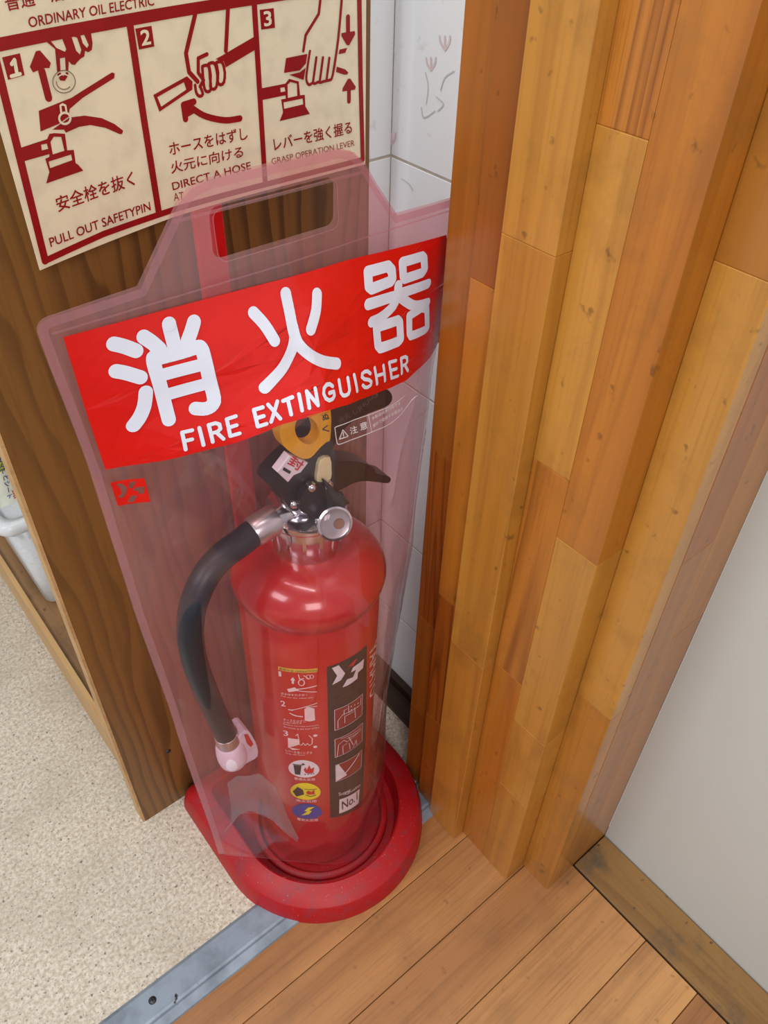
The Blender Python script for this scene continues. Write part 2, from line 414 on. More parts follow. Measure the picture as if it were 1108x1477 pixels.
# floorboards run along X as parts of the board floor
ys = [.3395, .2905, .2180, .1440, .0665, -.005, -.078, -.151, -.224, -.297, -.37]
ends = [None, .12, -.1, .02, -.16, .1, -.05, .2, 0, .1]
for i in range(len(ys)-1):
    a, b = ys[i+1]+.00035, ys[i]-.00035
    xs = [-1.4, (ends[i] if ends[i] is not None else -.3)-.25, .4820]
    if i == 0: xs = [-1.4, -.2, .4820]
    if i == 1: xs = [-1.4, -.28, .4820]
    for x0, x1 in zip(xs, xs[1:]):
        box('floorboard', x0+.0004, x1-.0004, a, b, -.0035, 0, M['plank'], sub, .0006)
bb = box('floorboard', .4842, .5437, -.75, .179, -.0035, .001, M['border'], sub, .0008); bb['label'] = 'worn dusty border board along the white wall'
# threshold strip
th = thing('threshold_strip', 'worn grey metal threshold strip between pale speckled floor and floorboards', 'threshold', (0, .36, 0))
bm = bmesh.new()
prof = [(.3385, 0), (.3395, .0022), (.350, .0034), (.353, .0026), (.356, .0034), (.384, .0030), (.3885, .0)]
vs = [[bm.verts.new((x, y, z)) for y, z in prof] for x in (-1.4, .415)]
for k in range(len(prof)-1): bm.faces.new((vs[0][k], vs[1][k], vs[1][k+1], vs[0][k+1]))
bm.faces.new(vs[0]); bm.faces.new(vs[1][::-1]); bm.faces.new((vs[0][0], vs[0][-1], vs[1][-1], vs[1][0]))
from_bm('strip', bm, M['strip'], th)
for px in ((220, 1443),):
    p = onZ(*px, .003); s = lathe('screw', [(0,.0022),(.0028,.002),(.0042,.0008),(.0046,0)], (p.x, p.y, .0028), M['screw'], th, 24)
    bm = bmesh.new(); add_box(bm, p.x-.0022, p.x+.0022, p.y-.0004, p.y+.0004, .0049, .0051); add_box(bm, p.x-.0004, p.x+.0004, p.y-.0022, p.y+.0022, .0049, .0051)
    from_bm('screw_slot', bm, M['dark_gap'], s)

# right white wall
wr = box('wall_right', .545, .60, -1.6, .1795, -.01, 2.4, M['wall']); tag(wr, kind='structure')
# tile wall behind the frame: X plane + return wall behind the shelf
TX, TY = .4855, .578
tb = box('wall_tiled', TX-.0004, .56, .41, .9, 0, 2.0, M['grout']); tag(tb, kind='structure')
tr_ = box('wall_back', .4535, TX+.0041, TY-.0004, .9, 0, 2.0, M['grout']); tag(tr_, kind='structure')
zs = [-.05, .3025, .3815+.15, .753, 1.0, 1.25]
zs = [.0, .150, .302, .527, .753, .98, 1.2]
for z0, z1 in zip(zs, zs[1:]):
    box('tile', TX-.001, TX+.005, TY-.164, TY-.0012, z0+.0012, z1-.0012, M['tile'], tb, .0005, 1)
    box('tile', .4545, TX-.0012, TY-.001, TY+.005, z0+.0012, z1-.0012, M['tile'], tr_, .0005, 1)
# flowers printed on the tile
fx = Print(lambda x, y: (lambda p: (p.y, p.z))(onX(x, y, TX-.0012)), lambda a, b, o: (TX-.0012-o, a, b), .0001)
f2 = Print(fx.inv, fx.fwd, .0002)
for cx, cy, s in ((642,62,1),(622,92,.9),(565,200,.8),(690,30,1)):
    for k, a in enumerate((-.5, 0, .5)):
        fx.stroke([(cx, cy+10*s), (cx+a*12*s, cy), (cx+a*15*s, cy-9*s)], .0022, curve=3)
for pts in ([(615,150),(618,125),(614,105)], [(636,130),(642,112),(655,103)], [(632,160),(640,150),(630,140)], [(580,258),(590,265),(596,274)], [(608,155),(612,170),(628,160)]):
    f2.stroke(pts, .0012, curve=3)
o = fx.build('flower_print', M['flower'], tb); o = f2.build('stem_print', M['stem'], tb)
bb2 = box('baseboard_floor_back', .474, TX-.0012, .411, TY-.002, 0, .024, M['baseboard_floor'], None, .001); tag(bb2, kind='structure')
dark_floor_slab = box('baseboard_floor_back', .447, .4738, .4112, TY-.002, 0, .010, M['baseboard_floor'], None, .001); tag(dark_floor_slab, kind='structure')  # dark floor piece added over the pale floor, not a skirting

# ---- laminated timber jamb: a stepped column of glued staves
jb = box('trim_1', .4555, .5445, .1906, .409, 0, 2.0, M['dark_gap']); tag(jb, kind='structure')
def stave(x0, x1, y0, y1, cuts, cols):
    cs = [0]+cuts+[1.7]
    for a, b, c in zip(cs, cs[1:], cols):
        o = box('stave', x0, x1, y0, y1, a, b, M['jamb_dark' if c[0] == 'd' else 'jamb'], jb, .0007, 2)
        o.color = lin({'l': (255,250,240), 'm': (243,226,200), 'o': (244,214,172), 'k': (214,176,132), 't': (226,204,186)}[c[-1]])
stave(.4010, .4550, .3760, .4110, [.16, .33, .56], ['k', 'k', 'dk', 'k'])
stave(.3935, .4550, .3457, .3760, [.19, .40, .74], ['k', 'dk', 'o', 'k'])
stave(.3870, .4550, .2985, .3457, [.36, .785], ['m', 'l', 'l'])
stave(.4028, .4550, .2618, .2984, [.36, .618, .861], ['o', 'dm', 'l', 'dm'])
stave(.4025, .4550, .2200, .2618, [.18, .305, .561], ['m', 'l', 'l', 'o'])
stave(.4332, .4546, .1800, .2199, [.37, .80], ['m', 'l', 'm'])
stave(.4547, .4985, .1799, .1905, [.33, .562], ['t', 't', 'k'])
stave(.4987, .5465, .1801, .1905, [.44, .80], ['t', 'm', 't'])

# ------------------------------------------------------------------ shelf unit
sh = thing('shelf_unit', 'brown wooden shelf unit whose end panel stands behind the fire extinguisher', 'shelf', (.27, .58, 0))
box('end_panel', .0895, .4505, .566, .586, 0, 1.15, M['panel'], sh)
box('edge_band', .0862, .0893, .5662, .586, 0, 1.15, M['pale_wood'], sh)
box('shelf_board', .093, .45, .5865, 1.9, .150, .186, M['shelf'], sh)
fb = box('front_rail', .086, .0925, .5865, 1.9, .122, .192, M['pale_wood'], sh)
box('kick_board', .125, .135, .5865, 1.9, 0, .15, M['pale_wood'], sh)
box('back_board', .44, .4505, .5865, 1.9, .186, 1.15, M['shelf'], sh)
p = onY(243, 1084, .5655)
lathe('screw', [(0,.001),(.002,.0012),(.0032,.0004),(.0034,0)], (p.x, .5658, p.z), M['screw'], sh, 20, axis=(0,-1,0))

# translucent bin on the shelf board
bn = thing('plastic_bin', 'milky translucent plastic bin on the low shelf at left edge', 'bin', (.17, .88, .186))
def tray(name, x0, x1, y0, y1, z0, z1, taper, t, mat, parent):
    bm = bmesh.new()
    def ring(ins, z, tp):
        n = 5; r = .016; out = []
        X0, X1, Y0, Y1 = x0+ins+tp, x1-ins-tp, y0+ins+tp, y1-ins-tp
        for cx, cy, a0 in ((X1-r, Y1-r, 0), (X0+r, Y1-r, PI/2), (X0+r, Y0+r, PI), (X1-r, Y0+r, 1.5*PI)):
            for k in range(n): a = a0+PI/2*k/(n-1); out.append(bm.verts.new((cx+r*math.cos(a), cy+r*math.sin(a), z)))
        return out
    R = [ring(.004, z0, taper), ring(0, z0+.006, taper*.95), ring(0, z1, 0), ring(t, z1, 0), ring(t, z0+.006, taper*.95), ring(.006, z0+t, taper)]
    for A, B in zip(R, R[1:]):
        for i in range(len(A)): j = (i+1) % len(A); bm.faces.new((A[i], A[j], B[j], B[i]))
    bm.faces.new(R[0][::-1]); bm.faces.new(R[-1]); return from_bm(name, bm, mat, parent, True)
tray('bin_body', .098, .30, .795, 1.10, .1865, .345, .012, .002, M['bin'], bn)
rim = tray('rim', .084, .312, .782, 1.114, .340, .358, 0, .012, M['bin'], bn)
tray('grip', .082, .100, .85, .93, .325, .345, 0, .003, M['bin'], bn)
pk = thing('packet', 'upright packet with navy and lime lettering in the translucent bin', 'packet', (.2, .86, .36))
def pkf(a, b, o): return (a, .84-o-.02*math.sin(max(0, min(1, (b-.30)/.34))*PI), b)
bm = bmesh.new(); grid = [[bm.verts.new(pkf(.102+.14*i/8, .30+.34*j/12, 0)) for j in range(13)] for i in range(9)]
gb = [[bm.verts.new((v.co.x, .84+.02*math.sin(j/12*PI)+.0005, v.co.z)) for j, v in enumerate(r)] for r in grid]
for i in range(8):
    for j in range(12): bm.faces.new((grid[i][j], grid[i+1][j], grid[i+1][j+1], grid[i][j+1])); bm.faces.new((gb[i][j], gb[i][j+1], gb[i+1][j+1], gb[i+1][j]))
for j in range(12):
    for g1 in (0, 8): bm.faces.new((grid[g1][j], grid[g1][j+1], gb[g1][j+1], gb[g1][j]))
from_bm('pouch', bm, M['packet'], pk, True)
def inv_pk(x, y):
    v = onY(x, y, .825); return v.x, v.z
pp = Print(inv_pk, pkf, .0012, .01)
pp.text('まるごとシート', (-4, 655), (12, 722), (4, 652), .02); pp.build('lettering', M['navy'], pk)
pp = Print(inv_pk, pkf, .0012, .01); pp.poly([(-6,640),(4,640),(10,675),(-2,680)]); pp.build('lettering', M['lime'], pk)
pp = Print(inv_pk, pkf, .0024, .01); pp.text('がひん', (-3, 678), (-5, 640), (8, 676), .02); pp.build('lettering', M['navy'], pk)
pp = Print(inv_pk, pkf, .0012, .01); pp.text('25枚', (17, 709), (22, 722), (26, 707), .02); pp.build('lettering', M['ink_red'], pk)

# ------------------------------------------------------------------ instruction sign
def sgn_y(x): t = max(0.0, (.33-x)/.18); return .552-.017*t*t
def inv_sign(px, py):
    Y = .55
    for _ in range(12): v = onY(px, py, Y); Y = sgn_y(v.x)
    return v.x, v.z
def fwd_sign(a, b, o): return (a, sgn_y(a)-o, b)
sg = thing('instruction_sign', 'cream plastic sign with dark red three-step extinguisher instructions', 'sign', (.30, .55, .75))
bot = [inv_sign(*p) for p in ((58,390),(254,312),(390,273),(527,237))]
xl, xr = inv_sign(58,390)[0], bot[-1][0]; NX = 24
vs, fs = [], []
def zb(x):
    for (a, za), (b, zb_) in zip(bot, bot[1:]):
        if x <= b: return za+(zb_-za)*(x-a)/(b-a)
    return bot[-1][1]
for i in range(NX+1):
    x = xl+(xr-xl)*i/NX
    for z in (zb(x), 1.0): 
        vs.append((x, sgn_y(x), z)); vs.append((x, sgn_y(x)+.0012, z))
for i in range(NX):
    a, b = 4*i, 4*i+4
    fs += [(a, b, b+2, a+2), (a+1, a+3, b+3, b+1), (a, a+1, b+1, b), (a+2, b+2, b+3, a+3)]
fs += [(0, 2, 3, 1), (4*NX, 4*NX+1, 4*NX+3, 4*NX+2)]
mesh('plate', vs, fs, M['sign'], sg)
def SP(off=.0003): return Print(inv_sign, fwd_sign, off, .01)
u = .00062     # about one pixel at the sign
s = SP()
s.stroke([(-45,-68),(0,112),(65,376)], 8*u); s.stroke([(65,376),(150,337),(254,301),(390,264),(523,230)], 7*u)
s.stroke([(523,230),(520,120),(518,0),(516,-60)], 7*u); s.stroke([(-20,68),(60,52),(150,35),(250,17),(370,-2),(450,-14),(516,-24)], 11*u)
s.stroke([(186,28),(207,170),(229,308)], 8*u); s.stroke([(366,0),(374,130),(382,262)], 7*u)
s.build('border', M['sign_red'], sg)
s = SP(.0003)
def z1(x, y): return (x/3.693, y/3.6925)          # crop 0,0,280,400
def z2(x, y): return (180+x/5.54, y/5.54)         # crop 180..380
def z3(x, y): return (370+x/6.518, y/6.518)       # crop 370..540
# step 1 pictogram
s.poly([z1(*p) for p in ((10,305),(105,283),(130,400),(42,425))])
s.stroke([z1(258,520), z1(222,380)], 7.5*u); s.poly([z1(*p) for p in ((158,355),(190,272),(212,268),(270,335),(262,362),(235,362),(175,385))])
s.poly([z1(*p) for p in ((205,590),(380,520),(595,385),(610,390),(608,415),(440,520),(370,580),(365,620),(310,660),(215,700))])
s.poly([z1(*p) for p in ((278,690),(370,625),(450,615),(540,628),(610,660),(655,695),(650,712),(638,714),(560,680),(480,665),(420,675),(350,706),(340,690))])
s.poly([z1(*p) for p in ((104,788),(250,740),(262,712),(290,708),(345,712),(357,800),(392,797),(402,868),(415,876),(443,908),(245,977),(262,915),(240,845),(262,835),(262,820),(120,860))],
       [[z1(*p) for p in ((268,755),(285,728),(325,728),(342,802),(280,822))], [z1(*p) for p in ((258,860),(378,822),(384,852),(266,895))], [z1(*p) for p in ((218,770),(248,764),(256,792),(222,800))]])
# fingers pulling the ring
s.poly([z1(*p) for p in ((245,190),(300,180),(480,150),(492,230),(488,265),(470,278),(452,270),(448,300),(428,312),(410,330),(398,345),(380,342),(365,325),(362,400),(345,430),(320,428),(305,400),(292,260),(250,225))],
       [[z1(*p) for p in ((258,205),(330,205),(352,262),(345,275),(300,255))], [z1(*p) for p in ((378,190),(410,200),(432,265),(425,290),(405,270))], [z1(*p) for p in ((425,180),(445,180),(472,240),(462,255),(440,230))], [z1(*p) for p in ((318,310),(345,305),(350,390),(335,405),(322,390))]])
def zc(c, r, n=26): return [(c[0]+r*math.cos(2*PI*k/n), c[1]+r*math.sin(2*PI*k/n)) for k in range(n+1)]
# step 2
s.poly([z2(*p) for p in ((82,228),(212,205),(235,370),(112,396))])
s.stroke([z2(565,95), z2(487,425), z2(512,575), z2(580,650)], 5*u); s.stroke([z2(823,60), z2(806,405)], 5*u)
s.poly([z2(*p) for p in ((1028,295),(1035,400),(805,538),(790,490),(722,472),(780,440))])
s.poly([z2(*p) for p in ((226,758),(495,608),(540,650),(538,715),(275,892))], [[z2(*p) for p in ((258,775),(470,655),(490,715),(290,852))]])
s.stroke([z2(655,432), z2(585,465), z2(585,580), z2(628,640), z2(600,690)], 4*u)
for a, b, c in (((630,520),(640,620),(660,720)), ((680,500),(700,600),(705,700)), ((740,490),(760,580),(765,665))):
    s.stroke([z2(a[0]-12,a[1]+10), z2(a[0]+14,a[1]), z2(a[0]+40,a[1]+14), z2(b[0]+38,b[1]), z2(c[0]+26,c[1]-10), z2(c[0],c[1]+12), z2(c[0]-24,c[1]-10), z2(b[0]-16,b[1]), z2(a[0]-12,a[1]+10)], 3.4*u, curve=2)
s.stroke([z2(560,680), z2(570,740), z2(595,768), z2(622,750), z2(600,690)], 3.4*u, curve=3)
s.stroke([z2(918,945), z2(800,960), z2(650,930), z2(560,880), z2(510,840)], 7*u, curve=4)
s.stroke([z2(550,812), z2(468,838), z2(484,950)], 7*u); s.poly([z2(*p) for p in ((460,830),(545,815),(560,900),(490,940))])
# step 3
s.poly([z3(*p) for p in ((28,92),(160,75),(172,260),(42,278))])
s.stroke([z3(600,-20), z3(583,130), z3(460,330), z3(438,478)], 3.6*u); s.stroke([z3(800,-20), z3(765,370), z3(715,700), z3(690,750)], 3.6*u, curve=3)
s.stroke([z3(500,480), z3(468,700), z3(472,770), z3(495,796), z3(522,780), z3(548,785), z3(575,770), z3(600,775), z3(625,765), z3(650,760), z3(690,750)], 3.2*u, curve=3)
for a, b in (((560,540),(528,775)), ((622,540),(592,765)), ((682,545),(655,755))): s.stroke([z3(*a), z3(*b)], 3.4*u)
s.poly([z3(*p) for p in ((275,545),(475,505),(462,595),(405,660),(255,685))]); s.poly([z3(*p) for p in ((305,702),(405,678),(460,635),(440,750))])
s.poly([z3(*p) for p in ((778,465),(850,448),(832,495),(770,508))]); s.poly([z3(*p) for p in ((752,625),(830,650),(860,680),(850,700),(820,700),(745,675))])
s.stroke([z3(857,160), z3(858,340)], 6*u); s.poly([z3(*p) for p in ((795,310),(920,290),(925,320),(868,425),(845,422),(795,335))])
s.stroke([z3(868,950), z3(868,800)], 6*u); s.poly([z3(*p) for p in ((805,860),(808,830),(858,740),(880,738),(932,815),(925,842))])
s.poly([z3(*p) for p in ((40,830),(270,785),(305,740),(395,765),(408,895),(452,890),(458,1000),(500,1070),(215,1138),(248,1055),(230,935),(275,925),(270,895),(48,940))],
       [[z3(*p) for p in ((290,795),(318,770),(378,785),(382,900),(293,920))], [z3(*p) for p in ((252,962),(432,925),(438,980),(258,1022))], [z3(*p) for p in ((222,825),(262,818),(270,858),(226,866))]])
s.build('pictogram', M['sign_red'], sg)
s = SP(.0007)
s.stroke([z1(*p) for p in ((60,340),(75,318),(88,390))], 3.5*u)
s.stroke([z1(*p) for p in ((58,405),(105,392))], 3.2*u)
s.build('step_number', M['sign'], sg); s = SP(.0007); s.text('2', z2(135,362), z2(205,348), z2(120,245), .03); s.build('step_number', M['sign'], sg); s = SP(.0007); s.text('3', z3(72,245), z3(138,235), z3(62,110), .03)
s.build('step_number', M['sign'], sg)
s = SP(.0009)
for r in (56, 38): s.stroke([z1(*p) for p in zc((336, 432), r)], 1.1*u)
s.stroke([z1(335,488), z1(340,515)], 1.5*u); s.stroke([z1(*p) for p in zc((342,628), 30)], 2.2*u); s.stroke([z1(322,595), z1(318,560), z1(330,553), z1(345,560), z1(350,590)], 2*u)
s.build('ring_outline', M['sign'], sg)
s = SP(.0013)
for r in (60, 41): s.stroke([z1(*p) for p in zc((336, 432), r)[3:22 if r == 60 else 14]]+([] if r == 60 else []), .8*u)
s.stroke([z1(*p) for p in zc((336, 432), 60)[21:]]+[z1(*p) for p in zc((336, 432), 60)[:4]], .8*u)
s.build('ring_outline', M['ink_grey'], sg)
s = SP(.0005)
s.text('安全栓を抜く', z1(310,1130), z1(718,985), z1(290,1050), .012)
s.build('lettering', M['sign_red'], sg); s = SP(.0005)
s.text('PULL OUT SAFETYPIN', z1(270,1315), z1(802,1118), z1(258,1268), .015)
s.build('lettering', M['sign_red'], sg); s = SP(.0005)
s.text('ORDINARY OIL ELECTRIC', z1(155,147), z1(820,27), z1(146,92), .015)
s.text('普通・油・電気', z1(38,60), z1(560,-40), z1(15,-30), .012)
z2b = lambda x, y: (180+x/2.916, y/2.916)
s.build('lettering', M['sign_red'], sg); s = SP(.0005)
s.text('ホースをはずし', z2b(190,655), z2b(516,585), z2b(182,600), .012); s.text('火元に向ける', z2b(196,730), z2b(497,660), z2b(190,680), .012)
s.text('DIRECT A HOSE', z2b(202,800), z2b(530,710), z2b(196,768), .015); s.text('AT', z2b(206,845), z2b(248,838), z2b(202,812))
s.build('lettering', M['sign_red'], sg); s = SP(.0005)
s.text('レバーを強く握る', z2b(630,635), z2b(955,560), z2b(622,580), .012); s.text('GRASP OPERATION LEVER', z2b(618,692), z2b(966,612), z2b(614,666))
s.build('lettering', M['sign_red'], sg)

# ------------------------------------------------------------------ stand: D shaped tray + pole
CX, CY = .271, .430
st = thing('extinguisher_stand', 'dusty red plastic floor tray with upright pole under the extinguisher', 'stand', (CX, CY, 0))
def dring(bm, r, z, back, n=48):
    out = []
    for k in range(n+1):
        a = PI+PI*k/n; out.append(bm.verts.new((CX+r*math.cos(a), CY+r*math.sin(a), z)))
    for k in range(5): a = PI/2*k/4; c = .012; out.append(bm.verts.new((CX+r-c+c*math.cos(a), back-c+c*math.sin(a), z)))
    for k in range(5): a = PI/2+PI/2*k/4; c = .012; out.append(bm.verts.new((CX-r+c+c*math.cos(a), back-c+c*math.sin(a), z)))
    return out
bm = bmesh.new()
R = [dring(bm, r, z, bk) for r, z, bk in ((.1335,0,.561), (.1325,.010,.5605), (.1280,.0265,.558), (.1268,.0285,.557), (.1055,.0370,.540), (.1035,.0378,.538), (.1015,.0368,.536),
     (.0995,.030,.534), (.0975,.0115,.532), (.0960,.0085,.531))]
for A, B in zip(R, R[1:]):
    for i in range(len(A)): j = (i+1) % len(A); bm.faces.new((A[i], A[j], B[j], B[i]))
bm.faces.new(R[0][::-1]); bm.faces.new(R[-1])
o = from_bm('tray', bm, M['stand'], st, True); o.data.set_sharp_from_angle(angle=math.radians(42))
lathe('seat_ring', [(.088, .006), (.087, .013), (.084, .0155), (.080, .0155), (.0775, .012), (.0765, .0075), (.0, .0075)], (CX, CY, 0), M['stand'], st, 72)
box('pole', .2700, .2955, .5535, .559, .006, .80, M['pole'], st, .001, 2)

# ------------------------------------------------------------------ fire extinguisher
ex = thing('fire_extinguisher', 'red fire extinguisher with black hose and levers standing in the tray', 'fire extinguisher', (CX, CY, .0075))
RB, RD = .0665, .0712
AX = .2640; TL = .024
AXV = (TL, 0, 1)
lathe('cylinder', [(0, .012), (RB-.012, .009), (RB-.003, .013), (RB, .022), (RB, .4645), (RB-.001, .466)], (AX, CY, 0), M['body'], ex, 96, axis=AXV)
dome = [(RB+.0004, .452), (RB+.0022, .457), (RD, .464), (RD+.0006, .468)]
for k in range(1, 13):
    a = PI/2*k/12; dome.append((.030+(RD+.0006-.030)*math.cos(a), .468+.034*math.sin(a)))
dome += [(.026, .503)]
lathe('shoulder', dome, (AX, CY, 0), M['body'], ex, 96, axis=AXV)
# collar with facets
cp = [(.0300, .500), (.0310, .503), (.0310, .537), (.0345, .539), (.0355, .542), (.0345, .546), (.027, .549), (.012, .550)]
VX = AX+TL*.52
co = lathe('collar', cp, (VX, CY, 0), M['chrome'], ex, 40)
for k in range(14):
    a = 2*PI*k/14; box('collar_rib', -.0012, .0012, -.0014, .0014, .509, .537, M['chrome'], None)
    o = COL.objects[-1] if False else bpy.data.objects[[x.name for x in bpy.data.objects if x.name.startswith('collar_rib')][-1]]
    o.data.transform(Matrix.Translation(Vector((VX, CY, 0))-ex.location) @ Matrix.Rotation(a, 4, 'Z') @ Matrix.Translation((.0310, 0, 0))); o.parent = co
# valve body: lumpy chrome casting
vb = [(.012, .550), (.019, .553), (.021, .560), (.020, .570), (.016, .578), (.0125, .584), (.0125, .600), (.009, .603), (0, .603)]
lathe('valve_body', vb, (VX-.004, CY, 0), M['chrome'], ex, 40)
Y0 = CY
hs = onY(394, 750, Y0); he = onY(373, 763, Y0); d = (he-hs).normalized()
lathe('outlet', [(0, -.028), (.010, -.028), (.0115, -.012), (.0105, -.006), (.0105, .002)], hs, M['chrome'], ex, 32, axis=d)
# hose
hp = [onY(x, y, Y) for x, y, Y in ((378,760,.430),(362,771,.429),(347,783,.427),(320,803,.424),(296,832,.420),(279,872,.417),(274.5,908,.416),(277,935,.416),(284,964,.418),(299,1001,.42),(313,1032,.42),(326,1060,.42))]
hose = tube('hose', catmull(hp, 8), .0122, M['rubber'], ex, 28, rfun=lambda t: .0118-.0012*t)
fe = lathe('ferrule', [(.0095, -.003), (.0128, -.002), (.0132, 0), (.0132, .020), (.0124, .022), (.0095, .0225)], hs+d*-.001, M['steel'], hose, 36, axis=d)
for k in range(18):
    a = 2*PI*k/18
# nozzle end
nb = onY(328, 1066, .42); nd = (onY(342, 1112, .417)-nb).normalized()
lathe('end_ferrule', [(.0095, -.010), (.0115, -.009), (.0118, .004), (.0112, .007), (.009, .007)], nb, M['steel'], hose, 32, axis=nd)
nz = lathe('nozzle', [(.010, .004), (.0122, .006), (.0140, .012), (.0150, .022), (.0150, .030), (.0138, .037), (.010, .042), (.0, .044)], nb, M['nozzle'], ex, 40, axis=nd)
clip = smooth_poly(pxz([(346,1066),(352,1059),(360,1056),(367,1066),(373,1078),(374,1093),(362,1101),(350,1106),(344,1095),(343,1078)], .41), 2)
prism('nozzle_clip', clip, .412, .432, M['nozzle'], ex, .0015)
sl = pxz([(353,1061),(358,1060),(366,1074),(362,1078),(357,1073)], .4105)
prism('clip_slot', sl, .4108, .414, M['ink_red'], ex, 0)

# valve bracket and levers (all in the X-Z plane through the axis)
def plate(name, px, y0, y1, mat, parent, bev=.0012, sm=3): return prism(name, smooth_poly(pxz(px, y0), sm) if sm else pxz(px, y0), y0, y1, mat, parent, bev)
br = plate('bracket', [(431,733),(443,703),(470,697),(487,712),(504,724),(486,738),(470,747),(459,751),(444,742)], .4035, .4400, M['black'], ex, .0015, 2)
tp = plate('bracket_wing', [(470,697),(477,699),(492,716),(505,725),(499,728),(484,724)], .3985, .4050, M['black'], ex, .0008, 2)
ul = plate('carry_handle', [(392,703),(399,686),(430,655),(462,624),(490,597),(520,576),(546,562),(559,562),(566,572),(561,584),(541,593),(516,603),(497,619),(482,643),(470,668),(458,692),(448,715),(436,732),(424,737),(413,727),(406,712)], .4095, .4300, M['black'], ex, .003, 3)
ll = plate('squeeze_lever', [(470,690),(478,668),(502,665),(525,668),(539,675),(544,683),(560,687),(564,692),(559,697),(540,695),(524,694),(508,698),(488,708),(472,706)], .4195, .4385, M['black'], ex, .003, 3)
for q, (x, y) in enumerate(((450,703),(424,727),(474,700))):
    c = onY(x, y, .4035 if q != 1 else .4095)
    lathe('hinge_bolt', [(0, .0036), (.002, .0034), (.0036, .0018), (.0042, 0), (.0042, -.004)], c, M['chrome'], ex, 24, axis=(0,-1,0))
plate('safety_stopper', [(463,664),(477,660),(479,676),(478,691),(466,698),(458,695),(459,680)], .4055, .414, M['cream'], ex, .0015, 2)
# seal tag, white with red character
sq = [(400,681),(418,657),(445,668),(434,682),(424,686),(416,696)]
tg = plate('seal_tag', sq, .4020, .4100, M['white_pl'], ex, .0008, 0)
plate('tag_slot', [(410,674),(420,680),(418,684),(408,678)], .4016, .4030, M['ink_black'], tg, 0, 0)
pf = Print(lambda x, y: (lambda v: (v.x, v.z))(onY(x, y, .4018)), lambda a, b, o: (a, .4018-o, b), .0001)
pf.text('封', (414,669), (431,680), (423,656), .03); pf.build('lettering', M['ink_red'], tg)
# yellow ring of the safety pin: ring + square tab
YR = .405
outer = [(405,618),(406,636),(414,648),(428,658),(438,662),(449,660),(462,646),(471,638),(477,632),(477,590),(462,580),(440,582),(420,594)]
inner = [(443+17*math.cos(a)*1.0+3*math.sin(a), 621+20*math.sin(a)) for a in [2*PI*k/28 for k in range(28)]]
def xz(px, Y): return pxz(px, Y)
bmr = prism('safety_pin_ring', smooth_poly(xz(outer, YR), 3), YR, YR+.011, M['yellow'], ex, .0012, [xz(inner, YR)])
plate('pin_tab', [(462,600),(477,594),(477,632),(462,646)], YR-.0015, YR+.004, M['yellow'], bmr, .0006, 0)
pf = Print(lambda x, y: (lambda v: (v.x, v.z))(onY(x, y, YR-.0016)), lambda a, b, o: (a, YR-.0016-o, b), .0002)
pf.text('ぬ', (466,607), (475,604), (464,598), .02); pf.build('lettering', M['ink_black'], bmr); pf.T = []; pf.text('く', (466,624), (475,622), (464,615), .02); pf.build('lettering', M['ink_black'], bmr)
pf = Print(lambda x, y: (lambda v: (v.x, v.z))(onY(x, y, .4093)), lambda a, b, o: (a, .4093-o, b), .0002)
pf.text('しJHUЧ\u03A6', (512,600), (548,572), (508,592)); pf.text('消火', (490,612), (506,601), (486,604)); pf.build('lettering', plain('faint_ink', (98,92,92), .5), ul)
# pressure gauge
gc = onY(480, 752, .396); gn = (Vector((-.25, -.80, .35))).normalized()
gg = lathe('pressure_gauge', [(0, -.004), (.0125, -.004), (.0150, -.002), (.0158, .003), (.0150, .007), (.0132, .0075), (.0128, .004), (0, .004)], gc, M['chrome'], ex, 40, axis=gn)
q = Vector((0,0,1)).rotation_difference(gn)
lathe('gauge_dial', [(0, .0043), (.0125, .0043)], gc, M['steel'], gg, 32, axis=gn, smooth=False)
lathe('gauge_centre', [(0, .0062), (.004, .0062), (.0046, .0045)], gc+q@Vector((.003,-.002,0)), plain('brass', (170,110,60), .4, .5), gg, 24, axis=gn)
lathe('gauge_lens', [(0, .0092), (.006, .0088), (.0115, .0078), (.0132, .0068)], gc, M['glass'], gg, 32, axis=gn)
lathe('gauge_stem', [(0, 0), (.006, 0), (.006, .022)], gc-gn*.024, M['chrome'], ex, 24, axis=gn)

# printed labels wrapped round the cylinder (chart: arc length, height)
def inv_cyl(px, py, r=RB):
    d = ray(px, py); z_ = .25
    for _ in range(8):
        cx_ = AX+TL*z_; ox, oy = -cx_, -CY
        A = d.x**2+d.y**2; B = 2*(ox*d.x+oy*d.y); C = ox*ox+oy*oy-r*r; D = max(B*B-4*A*C, 0)
        t = (-B-math.sqrt(D))/2/A; p = EYE+d*t; z_ = p.z
    th_ = math.atan2(p.y-CY, p.x-cx_); return th_*RB, p.z
def fwd_cyl(a, b, o): return (AX+TL*b+(RB+o)*math.cos(a/RB), CY+(RB+o)*math.sin(a/RB), b)
def CPr(off): return Print(inv_cyl, fwd_cyl, off, .004)
k5 = lambda x, y: (370+x/4.615, 900+y/4.615)
blk = CPr(.0003); blk.poly([k5(*p) for p in ((468,285),(600,232),(733,135),(728,700),(705,1200),(610,1260),(492,1290),(480,800))])
lb = blk.build('black_label', M['label_black'], ex); lb['label'] = 'black label strip with white marks'
for q in (((518,570),(702,462),(698,600),(520,705)), ((520,765),(702,655),(698,775),(522,885)), ((525,935),(698,835),(692,950),(527,1045))):
    c = CPr(.0005); c.poly([k5(*p) for p in q]); c.build('label_picture', M['pic_red'], lb)
c = CPr(.0008)
c.poly([k5(*p) for p in ((500,290),(545,270),(588,325),(560,370),(502,402),(535,340))])
c.poly([k5(*p) for p in ((640,285),(712,228),(705,290),(672,320),(668,360),(605,405),(570,418),(600,365),(640,350),(660,300),(625,320))])
c.build('maker_mark', M['ink_white'], lb); c = CPr(.0008)
